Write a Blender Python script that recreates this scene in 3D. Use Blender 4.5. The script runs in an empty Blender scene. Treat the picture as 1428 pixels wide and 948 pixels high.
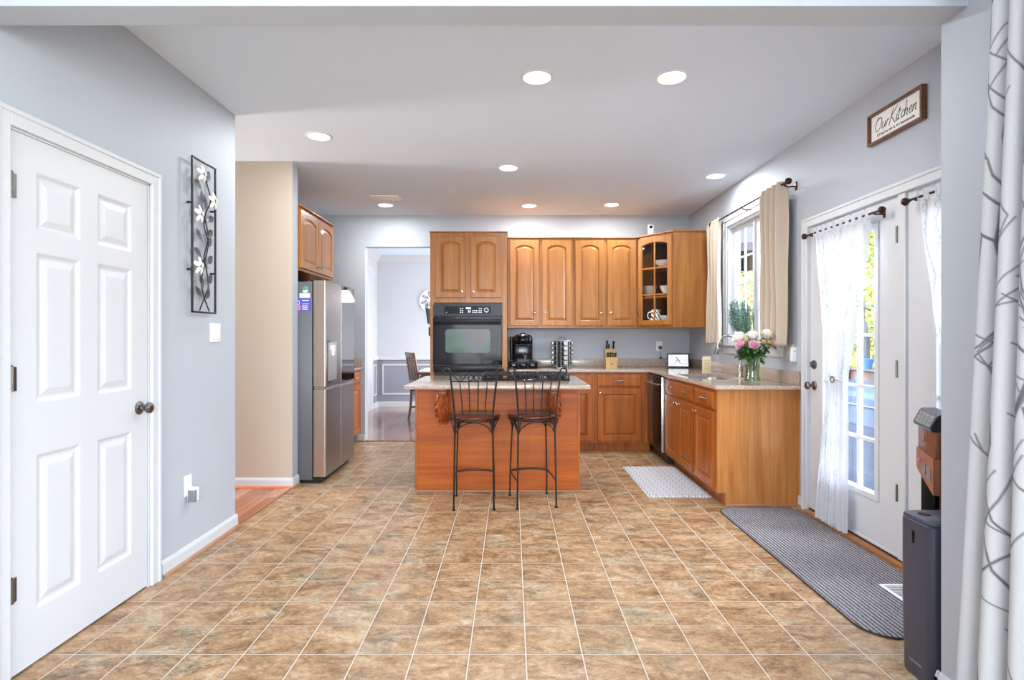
import bpy, bmesh, math, random
import numpy as np
from math import sin, cos, pi, radians, sqrt
from mathutils import Vector, Matrix, noise as mnoise

# ------------------------------------------------------------------ camera, world, exposure
S = bpy.context.scene
C = S.collection
cam_d = bpy.data.cameras.new('camera'); cam = bpy.data.objects.new('camera', cam_d); C.objects.link(cam)
cam_d.sensor_width = 36; cam_d.lens = 762/1428*36; cam_d.shift_y = -4/1428; cam_d.clip_start = .05
cam.location = (0, 0, 1.265); cam.rotation_euler = (pi/2, 0, 0)
S.camera = cam
S.view_settings.view_transform = 'Standard'; S.view_settings.look = 'None'
S.view_settings.exposure = 0.72; S.view_settings.gamma = 1; S.view_settings.use_curve_mapping = False
S.cycles.max_bounces = 9; S.cycles.diffuse_bounces = 6; S.cycles.glossy_bounces = 4
S.cycles.transparent_max_bounces = 16; S.cycles.transmission_bounces = 6
S.cycles.caustics_reflective = False; S.cycles.caustics_refractive = False
S.cycles.sample_clamp_indirect = 6

W = bpy.data.worlds.new('World'); S.world = W; W.use_nodes = True
wn = W.node_tree.nodes; bg = wn['Background']
sky = wn.new('ShaderNodeTexSky'); sky.sky_type = 'NISHITA'; sky.sun_disc = False
sky.sun_elevation = radians(42); sky.sun_rotation = radians(-80); sky.air_density = .7; sky.dust_density = 3.5; sky.ozone_density = .6
W.node_tree.links.new(sky.outputs[0], bg.inputs[0]); bg.inputs[1].default_value = SKY = 1.0

def light(name, kind, loc, rot, power, size=None, size_y=None, color=(1, 1, 1), portal=False, spread=None, shape=None):
    l = bpy.data.lights.new(name, kind); o = bpy.data.objects.new(name, l); C.objects.link(o)
    o.location = loc; o.rotation_euler = rot; l.energy = power; l.color = color
    if kind == 'AREA':
        l.shape = shape or ('RECTANGLE' if size_y else 'DISK'); l.size = size
        if size_y: l.size_y = size_y
        if spread: l.spread = spread
        if portal: l.cycles.is_portal = True
    return o
sun = light('sun', 'SUN', (0, 0, 8), (radians(40), radians(-28), 0), 1.5, color=(1, .96, .88)); sun.data.angle = .02
# daylight of the room's own windows behind and beside the camera (see wall openings); added fill lamps are marked
light('rear_window_daylight', 'AREA', (-.2, -3.9, 1.5), (radians(90), 0, 0), 170, 3.0, 1.9, (.88, .95, 1))
light('side_window_daylight', 'AREA', (1.60, -1.3, 1.5), (0, radians(90), 0), 125, 1.8, 1.6, (.88, .95, 1))
light('dining_window_daylight', 'AREA', (1.55, 8.3, 1.5), (0, radians(90), 0), 95, 1.6, 1.6, (.97, .98, 1))
light('east_fill', 'AREA', (4.6, 3.2, 3.9), (0, radians(55), 0), 170, 2.4, 2.4, (.90, .95, 1))  # added fill lamp above the view lines, brightens floor and lower left wall
light('yard_fill', 'AREA', (5.0, 2.5, 2.0), (0, radians(88), 0), 300, 2.0, 2.0, (.90, .95, 1))  # added fill lamp out of sight, brightens the left wall through the doors
light('deck_uplight_fill', 'AREA', (2.85, 3.05, -.04), (0, radians(180-28), 0), 42, .8, 1.9, (.93, .97, 1))  # added uplight hidden below the door glass, fills the kitchen ceiling
light('foyer_daylight', 'AREA', (-5.9, 4.1, 1.3), (0, radians(-90), 0), 38, 1.9, .8, (.95, .98, 1))
light('french_door_portal', 'AREA', (2.30, 3.0, 1.1), (0, radians(90), 0), 1, 2.0, 2.0, portal=True)
light('kitchen_window_portal', 'AREA', (2.30, 4.84, 1.78), (0, radians(90), 0), 1, 1.1, 1.2, portal=True)

# ------------------------------------------------------------------ materials
def srgb(r, g, b):
    f = lambda v: (v/255/12.92 if v/255 <= .04045 else ((v/255+.055)/1.055)**2.4)
    return (f(r), f(g), f(b), 1)
class NT:
    def __init__(s, name):
        s.m = bpy.data.materials.new(name); s.m.use_nodes = True
        s.t = s.m.node_tree; s.b = s.t.nodes['Principled BSDF']; s.out = s.t.nodes['Material Output']
    def n(s, typ, ins=None, **kw):
        nd = s.t.nodes.new('ShaderNode'+typ)
        for k, v in kw.items(): setattr(nd, k, v)
        for k, v in (ins or {}).items(): s.set(nd.inputs[k], v)
        return nd
    def set(s, sock, v):
        if isinstance(v, bpy.types.NodeSocket): s.t.links.new(v, sock)
        else: sock.default_value = v
    def math(s, op, a, b=0, c=None):
        nd = s.n('Math', operation=op); s.set(nd.inputs[0], a); s.set(nd.inputs[1], b)
        if c is not None: s.set(nd.inputs[2], c)
        return nd.outputs[0]
    def obj(s): return s.n('TexCoord').outputs['Object']
    def mapv(s, vec, scale=(1, 1, 1), loc=(0, 0, 0), rot=(0, 0, 0)):
        return s.n('Mapping', {'Vector': vec, 'Scale': scale, 'Location': loc, 'Rotation': rot}).outputs[0]
    def noise(s, vec, scale, detail=4, rough=.55, dist=0):
        return s.n('TexNoise', {'Vector': vec, 'Scale': scale, 'Detail': detail, 'Roughness': rough, 'Distortion': dist}).outputs[0]
    def ramp(s, fac, stops, interp='LINEAR'):
        nd = s.n('ValToRGB', {'Fac': fac}); e = nd.color_ramp.elements; nd.color_ramp.interpolation = interp
        while len(e) < len(stops): e.new(.5)
        for q, (p, c) in zip(e, stops): q.position = p; q.color = c
        return nd.outputs[0]
    def mix(s, fac, a, b, blend='MIX'):
        nd = s.n('MixRGB', {'Fac': fac, 'Color1': a, 'Color2': b}, blend_type=blend); return nd.outputs[0]
    def bump(s, h, strength=.2, dist=.01):
        s.t.links.new(s.n('Bump', {'Height': h, 'Strength': strength, 'Distance': dist}).outputs[0], s.b.inputs['Normal'])
    def base(s, v): s.set(s.b.inputs['Base Color'], v)
    def p(s, **kw):
        for k, v in kw.items(): s.set(s.b.inputs[k.replace('_', ' ')], v)
        return s
M = {}
def plain(name, col, rough=.5, metal=0, spec=.5, var=.05, vs=30, coat=0):
    n = NT(name); v = n.noise(n.obj(), vs, 3)
    d = tuple(max(0, c*(1-var)) for c in col[:3])+(1,); l = tuple(min(1, c*(1+var)) for c in col[:3])+(1,)
    n.base(n.ramp(v, [(.3, d), (.7, l)])); n.p(Roughness=rough, Metallic=metal, Specular_IOR_Level=spec, Coat_Weight=coat)
    M[name] = n.m; return n
plain('wall_paint', srgb(177, 182, 189), .6, var=.012, vs=2)
plain('beige_paint', srgb(186, 171, 154), .6, var=.012, vs=2)
plain('ceiling_paint', srgb(226, 239, 253), .8, var=.004, vs=2)
plain('dining_paint', srgb(197, 199, 203), .6, var=.01, vs=2)
plain('dining_grey', srgb(140, 142, 152), .6, var=.015, vs=2)
plain('white_trim', srgb(203, 204, 207), .35, var=.008, vs=3)
plain('white_plastic', srgb(238, 238, 238), .35, var=.01)
plain('ivory_plastic', srgb(222, 218, 200), .35, var=.02)
plain('black_plastic', srgb(24, 24, 26), .35, var=.1)
plain('black_gloss', srgb(10, 11, 14), .08, var=.1, spec=.14)
plain('fridge_glass', srgb(88, 86, 88), .04, 1, var=.02)
plain('black_enamel', srgb(30, 31, 34), .3, var=.08, spec=.25)
plain('display_black', srgb(8, 8, 12), .2, spec=.08)
plain('grate_iron', srgb(20, 20, 21), .55, var=.15)
plain('wrought_iron', srgb(46, 41, 39), .42, .6, var=.2)
plain('art_iron', srgb(50, 44, 44), .45, .4, var=.2)
plain('leaf_metal', srgb(122, 124, 128), .38, .6, var=.15)
plain('petal_enamel', srgb(238, 237, 234), .3, var=.03)
plain('bronze', srgb(66, 40, 30), .35, .7, var=.2)
plain('nickel', srgb(178, 172, 165), .25, 1, var=.06)
plain('dark_nickel', srgb(120, 116, 112), .3, 1, var=.1)
plain('chrome', srgb(210, 210, 212), .1, 1, var=.02)
plain('ceramic', srgb(232, 230, 226), .2, var=.02)
plain('navy_plastic', srgb(62, 64, 80), .32, var=.04, vs=300)
plain('grey_plastic', srgb(120, 122, 126), .35, var=.05)
plain('copper_plastic', srgb(176, 112, 86), .3, .55, var=.06)
plain('paper', srgb(236, 234, 228), .8, var=.02)
plain('shoe_tan', srgb(160, 118, 88), .5, var=.12, vs=12)
plain('shoe_orange', srgb(196, 108, 62), .4, var=.1, vs=12)
plain('rug_binding', srgb(58, 46, 42), .9, var=.2, vs=200)
plain('tablet_dark', srgb(16, 18, 24), .15)
plain('blue_cover', srgb(58, 84, 124), .55, var=.2, vs=3)
plain('blue_plastic', srgb(40, 110, 190), .3)
plain('ink_blue', srgb(78, 82, 190), .5, var=.15, vs=80)
plain('ink_pink', srgb(220, 130, 160), .5)
plain('green_enamel', srgb(90, 150, 120), .4, var=.2, vs=80)
plain('stem_green', srgb(84, 120, 48), .5, var=.25, vs=60)
plain('leaf_green', srgb(62, 104, 44), .5, var=.35, vs=40)
plain('sage_leaf', srgb(146, 176, 176), .6, var=.3, vs=60)
plain('tree_leaf', srgb(176, 186, 66), .6, var=.45, vs=6)
plain('tree_leaf_dark', srgb(104, 140, 50), .6, var=.5, vs=6)
plain('tree_leaf_pale', srgb(212, 204, 140), .6, var=.35, vs=6)
plain('bark', srgb(80, 66, 54), .9, var=.3)
plain('petal_white', srgb(244, 238, 224), .6, var=.04)
plain('petal_pink', srgb(240, 190, 208), .6, var=.1, vs=60)
plain('petal_yellow', srgb(238, 206, 120), .6, var=.12, vs=60)
plain('terracotta', srgb(170, 166, 160), .6, var=.1)
plain('weathered_wood', srgb(92, 78, 72), .8, var=.3, vs=5)
plain('siding', srgb(70, 74, 82), .7, var=.06)
plain('cushion', srgb(225, 220, 216), .8, var=.08, vs=90)
plain('water_black', srgb(12, 11, 13), .7, spec=.05)
plain('card_tan', srgb(214, 196, 160), .6)
plain('zinc', srgb(190, 190, 188), .35, .7)

def wood(name, c_dark, c_mid, c_light, axis=2, rough=.34, scale=1, coat=.12):
    c_dark, c_mid, c_light = (tuple(v*.77 for v in c[:3])+(1,) for c in (c_dark, c_mid, c_light))
    n = NT(name); sc = [9*scale]*3; sc[axis] = .55*scale
    v = n.mapv(n.obj(), tuple(sc))
    g = n.noise(v, 2.2, 5, .6, .6)
    f = n.noise(n.mapv(n.obj(), tuple(q*7 if i != axis else q*2 for i, q in enumerate(sc))), 3, 3)
    big = n.noise(n.obj(), 1.3, 2)
    g2 = n.math('ADD', n.math('MULTIPLY', g, .72), n.math('ADD', n.math('MULTIPLY', f, .16), n.math('MULTIPLY', big, .12)))
    n.base(n.ramp(g2, [(.30, c_dark), (.5, c_mid), (.68, c_light)])); n.p(Roughness=rough, Coat_Weight=coat, Coat_Roughness=.25, Specular_IOR_Level=.3)
    n.bump(f, .04, .002); M[name] = n.m
wood('maple', srgb(150, 92, 42), srgb(178, 114, 56), srgb(196, 134, 72))
wood('maple_side', srgb(164, 98, 44), srgb(198, 128, 64), srgb(218, 154, 88), coat=.25)
wood('cherry', srgb(140, 70, 22), srgb(176, 94, 32), srgb(198, 114, 44))
wood('cherry_panel', srgb(156, 72, 14), srgb(188, 93, 24), srgb(210, 114, 38), axis=0, scale=1.0, coat=.02, rough=.42)
wood('cherry_carved', srgb(120, 52, 18), srgb(170, 84, 34), srgb(200, 110, 52))
wood('dark_cherry', srgb(58, 24, 16), srgb(92, 42, 28), srgb(122, 62, 42), axis=0, rough=.15, coat=.6)
wood('walnut_chair', srgb(78, 48, 34), srgb(112, 74, 54), srgb(140, 98, 74))
wood('sign_wood', srgb(96, 60, 40), srgb(128, 84, 58), srgb(150, 104, 74), axis=1)
wood('block_wood', srgb(196, 152, 98), srgb(218, 178, 122), srgb(230, 196, 142))
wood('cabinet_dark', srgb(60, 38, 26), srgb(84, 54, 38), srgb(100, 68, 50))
wood('oak_threshold', srgb(150, 96, 56), srgb(184, 126, 80), srgb(206, 150, 100), axis=1)
wood('dispenser_wood', srgb(104, 54, 34), srgb(132, 76, 48), srgb(150, 92, 60))

def granite(name, stops, rough=.12):
    n = NT(name); o = n.obj()
    a = n.noise(o, 160, 3, .7); b = n.n('TexVoronoi', {'Vector': o, 'Scale': 210}).outputs['Color']
    b1 = n.n('SeparateColor', {'Color': b}).outputs[0]
    f = n.math('ADD', n.math('MULTIPLY', a, .55), n.math('MULTIPLY', b1, .45))
    n.base(n.ramp(f, stops)); n.p(Roughness=rough, Coat_Weight=.3, Coat_Roughness=.05); M[name] = n.m
granite('granite', [(.22, srgb(132, 112, 98)), (.42, srgb(166, 146, 132)), (.62, srgb(186, 168, 154)), (.85, srgb(208, 194, 182))])

def steel(name, col, rough=.3, axis=2):
    n = NT(name); sc = [60]*3; sc[axis] = 1.2
    f = n.noise(n.mapv(n.obj(), tuple(sc)), 3, 3)
    n.base(n.ramp(f, [(.3, tuple(c*.9 for c in col[:3])+(1,)), (.7, col)])); n.p(Metallic=1, Roughness=n.math('ADD', rough-.05, n.math('MULTIPLY', f, .1))); M[name] = n.m
steel('dark_stainless', srgb(150, 145, 142), .3)
steel('fridge_edge', srgb(186, 168, 154), .34)
steel('stainless', srgb(190, 190, 192), .28)
plain('fridge_side', srgb(98, 98, 102), .45, .3, var=.02)

def tile_floor():
    n = NT('tile_floor'); o = n.obj(); sp = n.n('SeparateXYZ', {'Vector': o})
    ux = n.math('DIVIDE', n.math('SUBTRACT', sp.outputs[0], .0552), .2252)
    uy = n.math('DIVIDE', n.math('SUBTRACT', sp.outputs[1], 2.178), .2197)
    ix = n.math('FLOOR', ux); iy = n.math('FLOOR', uy)
    dx = n.math('MULTIPLY', n.math('SUBTRACT', .5, n.math('ABSOLUTE', n.math('SUBTRACT', n.math('FRACT', ux), .5))), .2252)
    dy = n.math('MULTIPLY', n.math('SUBTRACT', .5, n.math('ABSOLUTE', n.math('SUBTRACT', n.math('FRACT', uy), .5))), .2197)
    idv = n.n('CombineXYZ', {'X': ix, 'Y': iy, 'Z': 0}).outputs[0]
    wn_ = n.n('TexWhiteNoise', {'Vector': idv}, noise_dimensions='3D')
    offs = n.n('VectorMath', {0: wn_.outputs['Color'], 1: (37, 51, 23)}, operation='MULTIPLY').outputs[0]
    loc = n.n('VectorMath', {0: n.mapv(o, (1, 1.7, 1)), 1: offs}, operation='ADD').outputs[0]
    a = n.noise(loc, 5, 10, .74, .8); b = n.noise(loc, 30, 8, .78, 1.0); c = n.noise(loc, 6, 7, .7, .6)
    f = n.math('ADD', n.math('MULTIPLY', a, .55), n.math('MULTIPLY', b, .45))
    warm = n.ramp(f, [(.38, srgb(104, 76, 50)), (.45, srgb(152, 113, 77)), (.51, srgb(184, 143, 102)), (.57, srgb(205, 170, 132)), (.64, srgb(224, 202, 172))])
    cool = n.ramp(f, [(.38, srgb(92, 78, 60)), (.45, srgb(134, 118, 92)), (.51, srgb(168, 150, 120)), (.57, srgb(194, 180, 158)), (.64, srgb(214, 208, 196))])
    mf = n.ramp(n.math('ADD', n.math('MULTIPLY', c, .8), n.math('MULTIPLY', wn_.outputs['Value'], .13)), [(.46, (0, 0, 0, 1)), (.60, (1, 1, 1, 1))])
    col = n.mix(mf, warm, cool)
    tint = n.ramp(wn_.outputs['Value'], [(0, (.90, .90, .90, 1)), (1, (1.0, .99, .97, 1))]); col = n.mix(1, col, tint, 'MULTIPLY')
    edge = n.math('MINIMUM', dx, dy)
    dk = n.ramp(n.math('MULTIPLY', edge, 100), [(.2, (.60, .55, .50, 1)), (.5, (.86, .83, .80, 1)), (1.0, (1, 1, 1, 1))]); col = n.mix(1, col, dk, 'MULTIPLY')
    g1 = n.ramp(n.math('MULTIPLY', dx, 100), [(.20, (1, 1, 1, 1)), (.32, (0, 0, 0, 1))])
    g2 = n.ramp(n.math('MULTIPLY', dy, 100), [(.14, (1, 1, 1, 1)), (.26, (0, 0, 0, 1))])
    g = n.math('MAXIMUM', n.math('MULTIPLY', g1, .95), n.math('MULTIPLY', g2, .85))
    col = n.mix(g, col, srgb(222, 210, 196))
    n.base(n.mix(1, col, (.89, .89, .89, 1), "MULTIPLY")); n.p(Roughness=n.ramp(f, [(.3, (.34,)*3+(1,)), (.7, (.46,)*3+(1,))]), Specular_IOR_Level=.45)
    n.bump(n.math('SUBTRACT', f, n.math('MULTIPLY', g, 1)), .12, .002); M['tile_floor'] = n.m
tile_floor()
def hardwood(name, pal, axis=1, rough=.22):
    n = NT(name); o = n.obj(); sp = n.n('SeparateXYZ', {'Vector': o}); a, b = (0, 1) if axis == 1 else (1, 0)
    u = n.math('DIVIDE', sp.outputs[a], .058); iu = n.math('FLOOR', u)
    w = n.n('TexWhiteNoise', {'W': iu}, noise_dimensions='1D').outputs[0]
    v = n.math('ADD', n.math('DIVIDE', sp.outputs[b], .7), n.math('MULTIPLY', w, 5)); iv = n.math('FLOOR', v)
    w2 = n.n('TexWhiteNoise', {'Vector': n.n('CombineXYZ', {'X': iu, 'Y': iv, 'Z': 0}).outputs[0]}, noise_dimensions='3D').outputs['Value']
    g = n.noise(n.mapv(o, (30, 2, 1) if axis == 1 else (2, 30, 1)), 2, 4)
    f = n.math('ADD', n.math('MULTIPLY', w2, .6), n.math('MULTIPLY', g, .4))
    col = n.ramp(f, [(.2, pal[0]), (.5, pal[1]), (.8, pal[2])])
    fu = n.math('FRACT', u); eu = n.math('MINIMUM', fu, n.math('SUBTRACT', 1, fu))
    col = n.mix(n.ramp(eu, [(.015, (1, 1, 1, 1)), (.045, (0, 0, 0, 1))]), col, tuple(c*.35 for c in pal[0][:3])+(1,))
    n.base(col); n.p(Roughness=rough, Coat_Weight=.4, Coat_Roughness=.12); M[name] = n.m
hardwood('hall_hardwood', (srgb(150, 88, 56), srgb(180, 112, 76), srgb(200, 134, 98)))
hardwood('dining_hardwood', (srgb(124, 88, 72), srgb(146, 108, 90), srgb(166, 128, 108)), rough=.16)

def fabric(name, col, var=.08, scale=250, rough=.9, transl=0, alpha=1.0):
    n = NT(name); o = n.obj(); w = n.noise(n.mapv(o, (1, 1, 3)), scale, 2)
    n.base(n.ramp(w, [(.3, tuple(c*(1-var) for c in col[:3])+(1,)), (.7, col)])); n.p(Roughness=rough)
    n.bump(w, .12, .002)
    M[name] = n.m; return n
fabric('khaki_curtain', srgb(190, 173, 155), .06)
def cloth_print(name, base, ink, transl=.3, alpha=1.0, ink_alpha=1.0):
    n = NT(name); at = n.n('Attribute', attribute_name='print').outputs['Fac']
    w = n.noise(n.mapv(n.obj(), (1, 1, 4)), 260, 2)
    cb = n.ramp(w, [(.3, tuple(c*.93 for c in base[:3])+(1,)), (.7, base)])
    col = n.mix(at, cb, ink)
    n.base(col); n.p(Roughness=.9, Specular_IOR_Level=.1)
    tr = n.n('BsdfTranslucent', {'Color': col}).outputs[0]
    mx = n.n('MixShader', {0: transl, 1: n.b.outputs[0], 2: tr}).outputs[0]
    if alpha < 1:
        tp = n.n('BsdfTransparent').outputs[0]
        af = n.math('ADD', alpha, n.math('MULTIPLY', at, ink_alpha-alpha))
        mx = n.n('MixShader', {0: af, 1: tp, 2: mx}).outputs[0]
    n.t.links.new(mx, n.out.inputs[0]); M[name] = n.m
cloth_print('branch_print', srgb(196, 196, 197), srgb(100, 100, 104), .10)
cloth_print('sheer_print', srgb(216, 217, 221), srgb(160, 163, 172), .14, .88, .95)

def glass(name, tint=(1, 1, 1, 1), refl=.08):
    n = NT(name); t = n.n('BsdfTransparent', {'Color': tint}).outputs[0]; g = n.n('BsdfGlossy', {'Color': (1, 1, 1, 1), 'Roughness': .02}).outputs[0]
    lw = n.n('LayerWeight', {'Blend': .35}).outputs['Fresnel']
    f = n.math('ADD', refl*.4, n.math('MULTIPLY', lw, refl*2.2))
    n.t.links.new(n.n('MixShader', {0: f, 1: t, 2: g}).outputs[0], n.out.inputs[0]); M[name] = n.m
glass('window_glass', refl=.035); glass('cabinet_glass', refl=.05); glass('vase_glass', (.95, .98, .95, 1), .09)
def emis(name, col, s):
    n = NT(name); n.p(Emission_Color=col, Emission_Strength=s, Base_Color=col); M[name] = n.m
emis('lamp_lens', (1, .985, .95, 1), 7); emis('shade_glow', (1, .95, .85, 1), 4.5); emis('oven_digits', (.8, .9, 1, 1), .5)

def trellis():
    n = NT('mat_trellis'); sp = n.n('SeparateXYZ', {'Vector': n.obj()}); k = 2*pi/.062
    px = n.math('MULTIPLY', sp.outputs[0], pi/.052); py = n.math('MULTIPLY', sp.outputs[1], pi/.085)
    wob = n.math('MULTIPLY', n.math('SINE', n.math('MULTIPLY', py, 2)), .55)
    a1 = n.math('ABSOLUTE', n.math('SINE', n.math('ADD', n.math('ADD', px, py), wob))); a2 = n.math('ABSOLUTE', n.math('SINE', n.math('SUBTRACT', n.math('SUBTRACT', px, py), wob)))
    a = n.math('MINIMUM', a1, a2); e = n.noise(n.obj(), 220, 2)
    col = n.ramp(a, [(.20, srgb(158, 160, 170)), (.36, srgb(216, 216, 220))])
    cc = n.math('MAXIMUM', a1, a2); col = n.mix(n.ramp(n.math('MULTIPLY', a1, a2), [(.80, (0, 0, 0, 1)), (.9, (.6, .6, .6, 1))]), col, srgb(176, 178, 188))
    n.base(n.mix(.12, col, n.ramp(e, [(.3, (.3, .3, .3, 1)), (.7, (1, 1, 1, 1))]), 'MULTIPLY')); n.p(Roughness=.8); M['mat_trellis'] = n.m
trellis()
def runner_mat():
    n = NT('runner_carpet'); sp = n.n('SeparateXYZ', {'Vector': n.obj()})
    st = n.math('SINE', n.math('ADD', n.math('MULTIPLY', sp.outputs[0], 2*pi/.021), 0))
    e = n.noise(n.mapv(n.obj(), (1, .5, 1)), 230, 3, .7)
    f = n.math('ADD', n.math('MULTIPLY', st, .16), e)
    dash = n.noise(n.mapv(n.obj(), (90, 12, 1)), 1, 2)
    f = n.math('ADD', f, n.math('MULTIPLY', n.math('SUBTRACT', dash, .5), .25))
    n.base(n.ramp(f, [(.30, srgb(44, 41, 45)), (.44, srgb(100, 96, 101)), (.58, srgb(148, 144, 149)), (.8, srgb(184, 181, 184))])); n.p(Roughness=.95)
    n.bump(f, .6, .006); M['runner_carpet'] = n.m
runner_mat()
def oven_glass_mat():
    n = NT('oven_window'); a = n.noise(n.mapv(n.obj(), (2.2, 1, 3.5)), 1.2, 1)
    n.base(n.ramp(a, [(.3, srgb(56, 72, 74)), (.45, srgb(66, 92, 72)), (.55, srgb(84, 84, 96)), (.7, srgb(92, 78, 72))])); n.p(Roughness=.22, Specular_IOR_Level=.25); M['oven_window'] = n.m  # dim room reflection painted into the colour as green and grey mottling
oven_glass_mat()
def deck_mat():
    n = NT('deck_boards'); sp = n.n('SeparateXYZ', {'Vector': n.obj()}); u = n.math('DIVIDE', sp.outputs[0], .14)
    w = n.n('TexWhiteNoise', {'W': n.math('FLOOR', u)}, noise_dimensions='1D').outputs[0]
    fr = n.math('FRACT', u); e = n.math('MINIMUM', fr, n.math('SUBTRACT', 1, fr))
    col = n.mix(w, srgb(44, 52, 70), srgb(60, 70, 92)); col = n.mix(n.ramp(e, [(.03, (1, 1, 1, 1)), (.07, (0, 0, 0, 1))]), col, srgb(24, 26, 34))
    n.base(col); n.p(Roughness=.6); M['deck_boards'] = n.m
deck_mat()

# ------------------------------------------------------------------ mesh helpers
def nb(): return bmesh.new()
def link(name, bm, mat, parent=None, loc=(0, 0, 0), rotz=0, smooth=True, mats=None):
    me = bpy.data.meshes.new(name); bmesh.ops.recalc_face_normals(bm, faces=bm.faces); bm.to_mesh(me); bm.free()
    for m in (mats or [mat]): me.materials.append(M[m])
    o = bpy.data.objects.new(name, me); C.objects.link(o); o.location = loc; o.rotation_euler = (0, 0, rotz)
    if parent: o.parent = parent
    if smooth:
        me.polygons.foreach_set('use_smooth', [True]*len(me.polygons))
        try: me.set_sharp_from_angle(angle=radians(32))
        except Exception: pass
    return o
def tag(o, label, cat, group=None, kind=None):
    if label: o['label'] = label
    if cat: o['category'] = cat
    if group: o['group'] = group
    if kind: o['kind'] = kind
    return o
def thing(name, label, cat, loc=(0, 0, 0), rotz=0, group=None):
    o = bpy.data.objects.new(name, None); C.objects.link(o); o.empty_display_size = .05
    o.location = loc; o.rotation_euler = (0, 0, rotz); return tag(o, label, cat, group)
def struct(name, bm, mat, mats=None, smooth=False, parent=None):
    o = link(name, bm, mat, parent, mats=mats, smooth=smooth)
    if not parent: o['kind'] = 'structure'
    return o
def part_label(o, s): o['label'] = s; return o
def dup(root, loc, rotz, label, group=None):
    def cp(o, par):
        c = o.copy(); C.objects.link(c)
        if par: c.parent = par
        for ch in o.children: cp(ch, c)
        return c
    r = cp(root, None); r.location = loc; r.rotation_euler = (0, 0, rotz); r['label'] = label
    if group: r['group'] = group
    return r
def box(bm, x0, x1, y0, y1, z0, z1, bev=0, mi=0, seg=2):
    r = bmesh.ops.create_cube(bm, size=1); vs = r['verts']
    for v in vs: v.co = Vector(((x0+x1)/2+v.co.x*(x1-x0), (y0+y1)/2+v.co.y*(y1-y0), (z0+z1)/2+v.co.z*(z1-z0)))
    fs = {f for v in vs for f in v.link_faces}
    for f in fs: f.material_index = mi
    if bev:
        es = list({e for v in vs for e in v.link_edges})
        bmesh.ops.bevel(bm, geom=es, offset=bev, segments=seg, affect='EDGES', profile=.5)
    return fs
def loft(bm, rings, cap0=True, cap1=True, closed=True, mi=0):
    R = [[bm.verts.new(p) for p in r] for r in rings]; n = len(R[0])
    for a, b in zip(R, R[1:]):
        for i in range(n if closed else n-1):
            j = (i+1) % n
            try: bm.faces.new((a[i], a[j], b[j], b[i])).material_index = mi
            except ValueError: pass
    if cap0: bm.faces.new(R[0]).material_index = mi
    if cap1: bm.faces.new(R[-1][::-1]).material_index = mi
    return R
def frame_of(d):
    d = Vector(d).normalized(); up = Vector((0, 0, 1)) if abs(d.z) < .9 else Vector((1, 0, 0))
    a = d.cross(up).normalized(); return a, d.cross(a).normalized()
def tube(bm, pts, r, seg=8, closed=False, rr=None, flat=1.0):
    pts = [Vector(p) for p in pts]; n = len(pts); rings = []; a = None
    for i, p in enumerate(pts):
        t = (pts[(i+1) % n] - pts[i-1]) if closed or 0 < i < n-1 else (pts[1]-pts[0] if i == 0 else pts[-1]-pts[-2])
        if t.length < 1e-9: t = Vector((0, 0, 1))
        t.normalize()
        if a is None: a, b = frame_of(t)
        else:
            a = (a - t*a.dot(t)); a = a.normalized() if a.length > 1e-6 else frame_of(t)[0]; b = t.cross(a).normalized()
        q = rr[i] if rr else r
        rings.append([p + a*cos(2*pi*k/seg)*q + b*sin(2*pi*k/seg)*q*flat for k in range(seg)])
    if closed:
        R = [[bm.verts.new(p) for p in x] for x in rings]
        for i in range(n):
            A, B = R[i], R[(i+1) % n]
            for k in range(seg): bm.faces.new((A[k], A[(k+1) % seg], B[(k+1) % seg], B[k]))
    else: loft(bm, rings)
def spline(pts, n=6, closed=False):
    P = [Vector(p) for p in pts]; out = []; m = len(P)
    for i in range(m if closed else m-1):
        if closed: p0, p1, p2, p3 = P[i-1], P[i], P[(i+1) % m], P[(i+2) % m]
        else: p0, p1, p2, p3 = P[max(i-1, 0)], P[i], P[i+1], P[min(i+2, m-1)]
        for k in range(n):
            t = k/n; out.append(.5*((2*p1)+(p2-p0)*t+(2*p0-5*p1+4*p2-p3)*t*t+(3*p1-p0-3*p2+p3)*t**3))
    if not closed: out.append(P[-1])
    return out
def lathe(bm, prof, c=(0, 0, 0), seg=24, axis=(0, 0, 1), cap=True, mi=0):
    ax = Vector(axis).normalized(); c = Vector(c)
    if abs(ax.z) > .999: a, b = Vector((1, 0, 0)), Vector((0, 1, 0))*ax.z
    else: a, b = frame_of(ax)
    rings = [[c + ax*h + (a*cos(2*pi*k/seg)+b*sin(2*pi*k/seg))*max(r, .0004) for k in range(seg)] for r, h in prof]
    loft(bm, rings, cap, cap, mi=mi)
def cyl(bm, p0, p1, r, seg=16, r1=None):
    p0, p1 = Vector(p0), Vector(p1); L = (p1-p0).length; lathe(bm, [(r, 0), (r if r1 is None else r1, L)], p0, seg, p1-p0)
def ball(bm, c, r, seg=12, sc=(1, 1, 1)):
    re = bmesh.ops.create_uvsphere(bm, u_segments=seg, v_segments=max(6, seg//2+2), radius=r)
    for v in re['verts']: v.co = Vector((v.co.x*sc[0]+c[0], v.co.y*sc[1]+c[1], v.co.z*sc[2]+c[2]))
    return re['verts']
def xf(bm, mtx, verts=None):
    for v in (verts or bm.verts): v.co = mtx @ v.co
def rrect(x0, x1, y0, y1, r, n=5):
    out = []
    for cx, cy, a0 in ((x1-r, y1-r, 0), (x0+r, y1-r, 90), (x0+r, y0+r, 180), (x1-r, y0+r, 270)):
        for k in range(n+1):
            a = radians(a0+90*k/n); out.append((cx+r*cos(a), cy+r*sin(a)))
    return out
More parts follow.
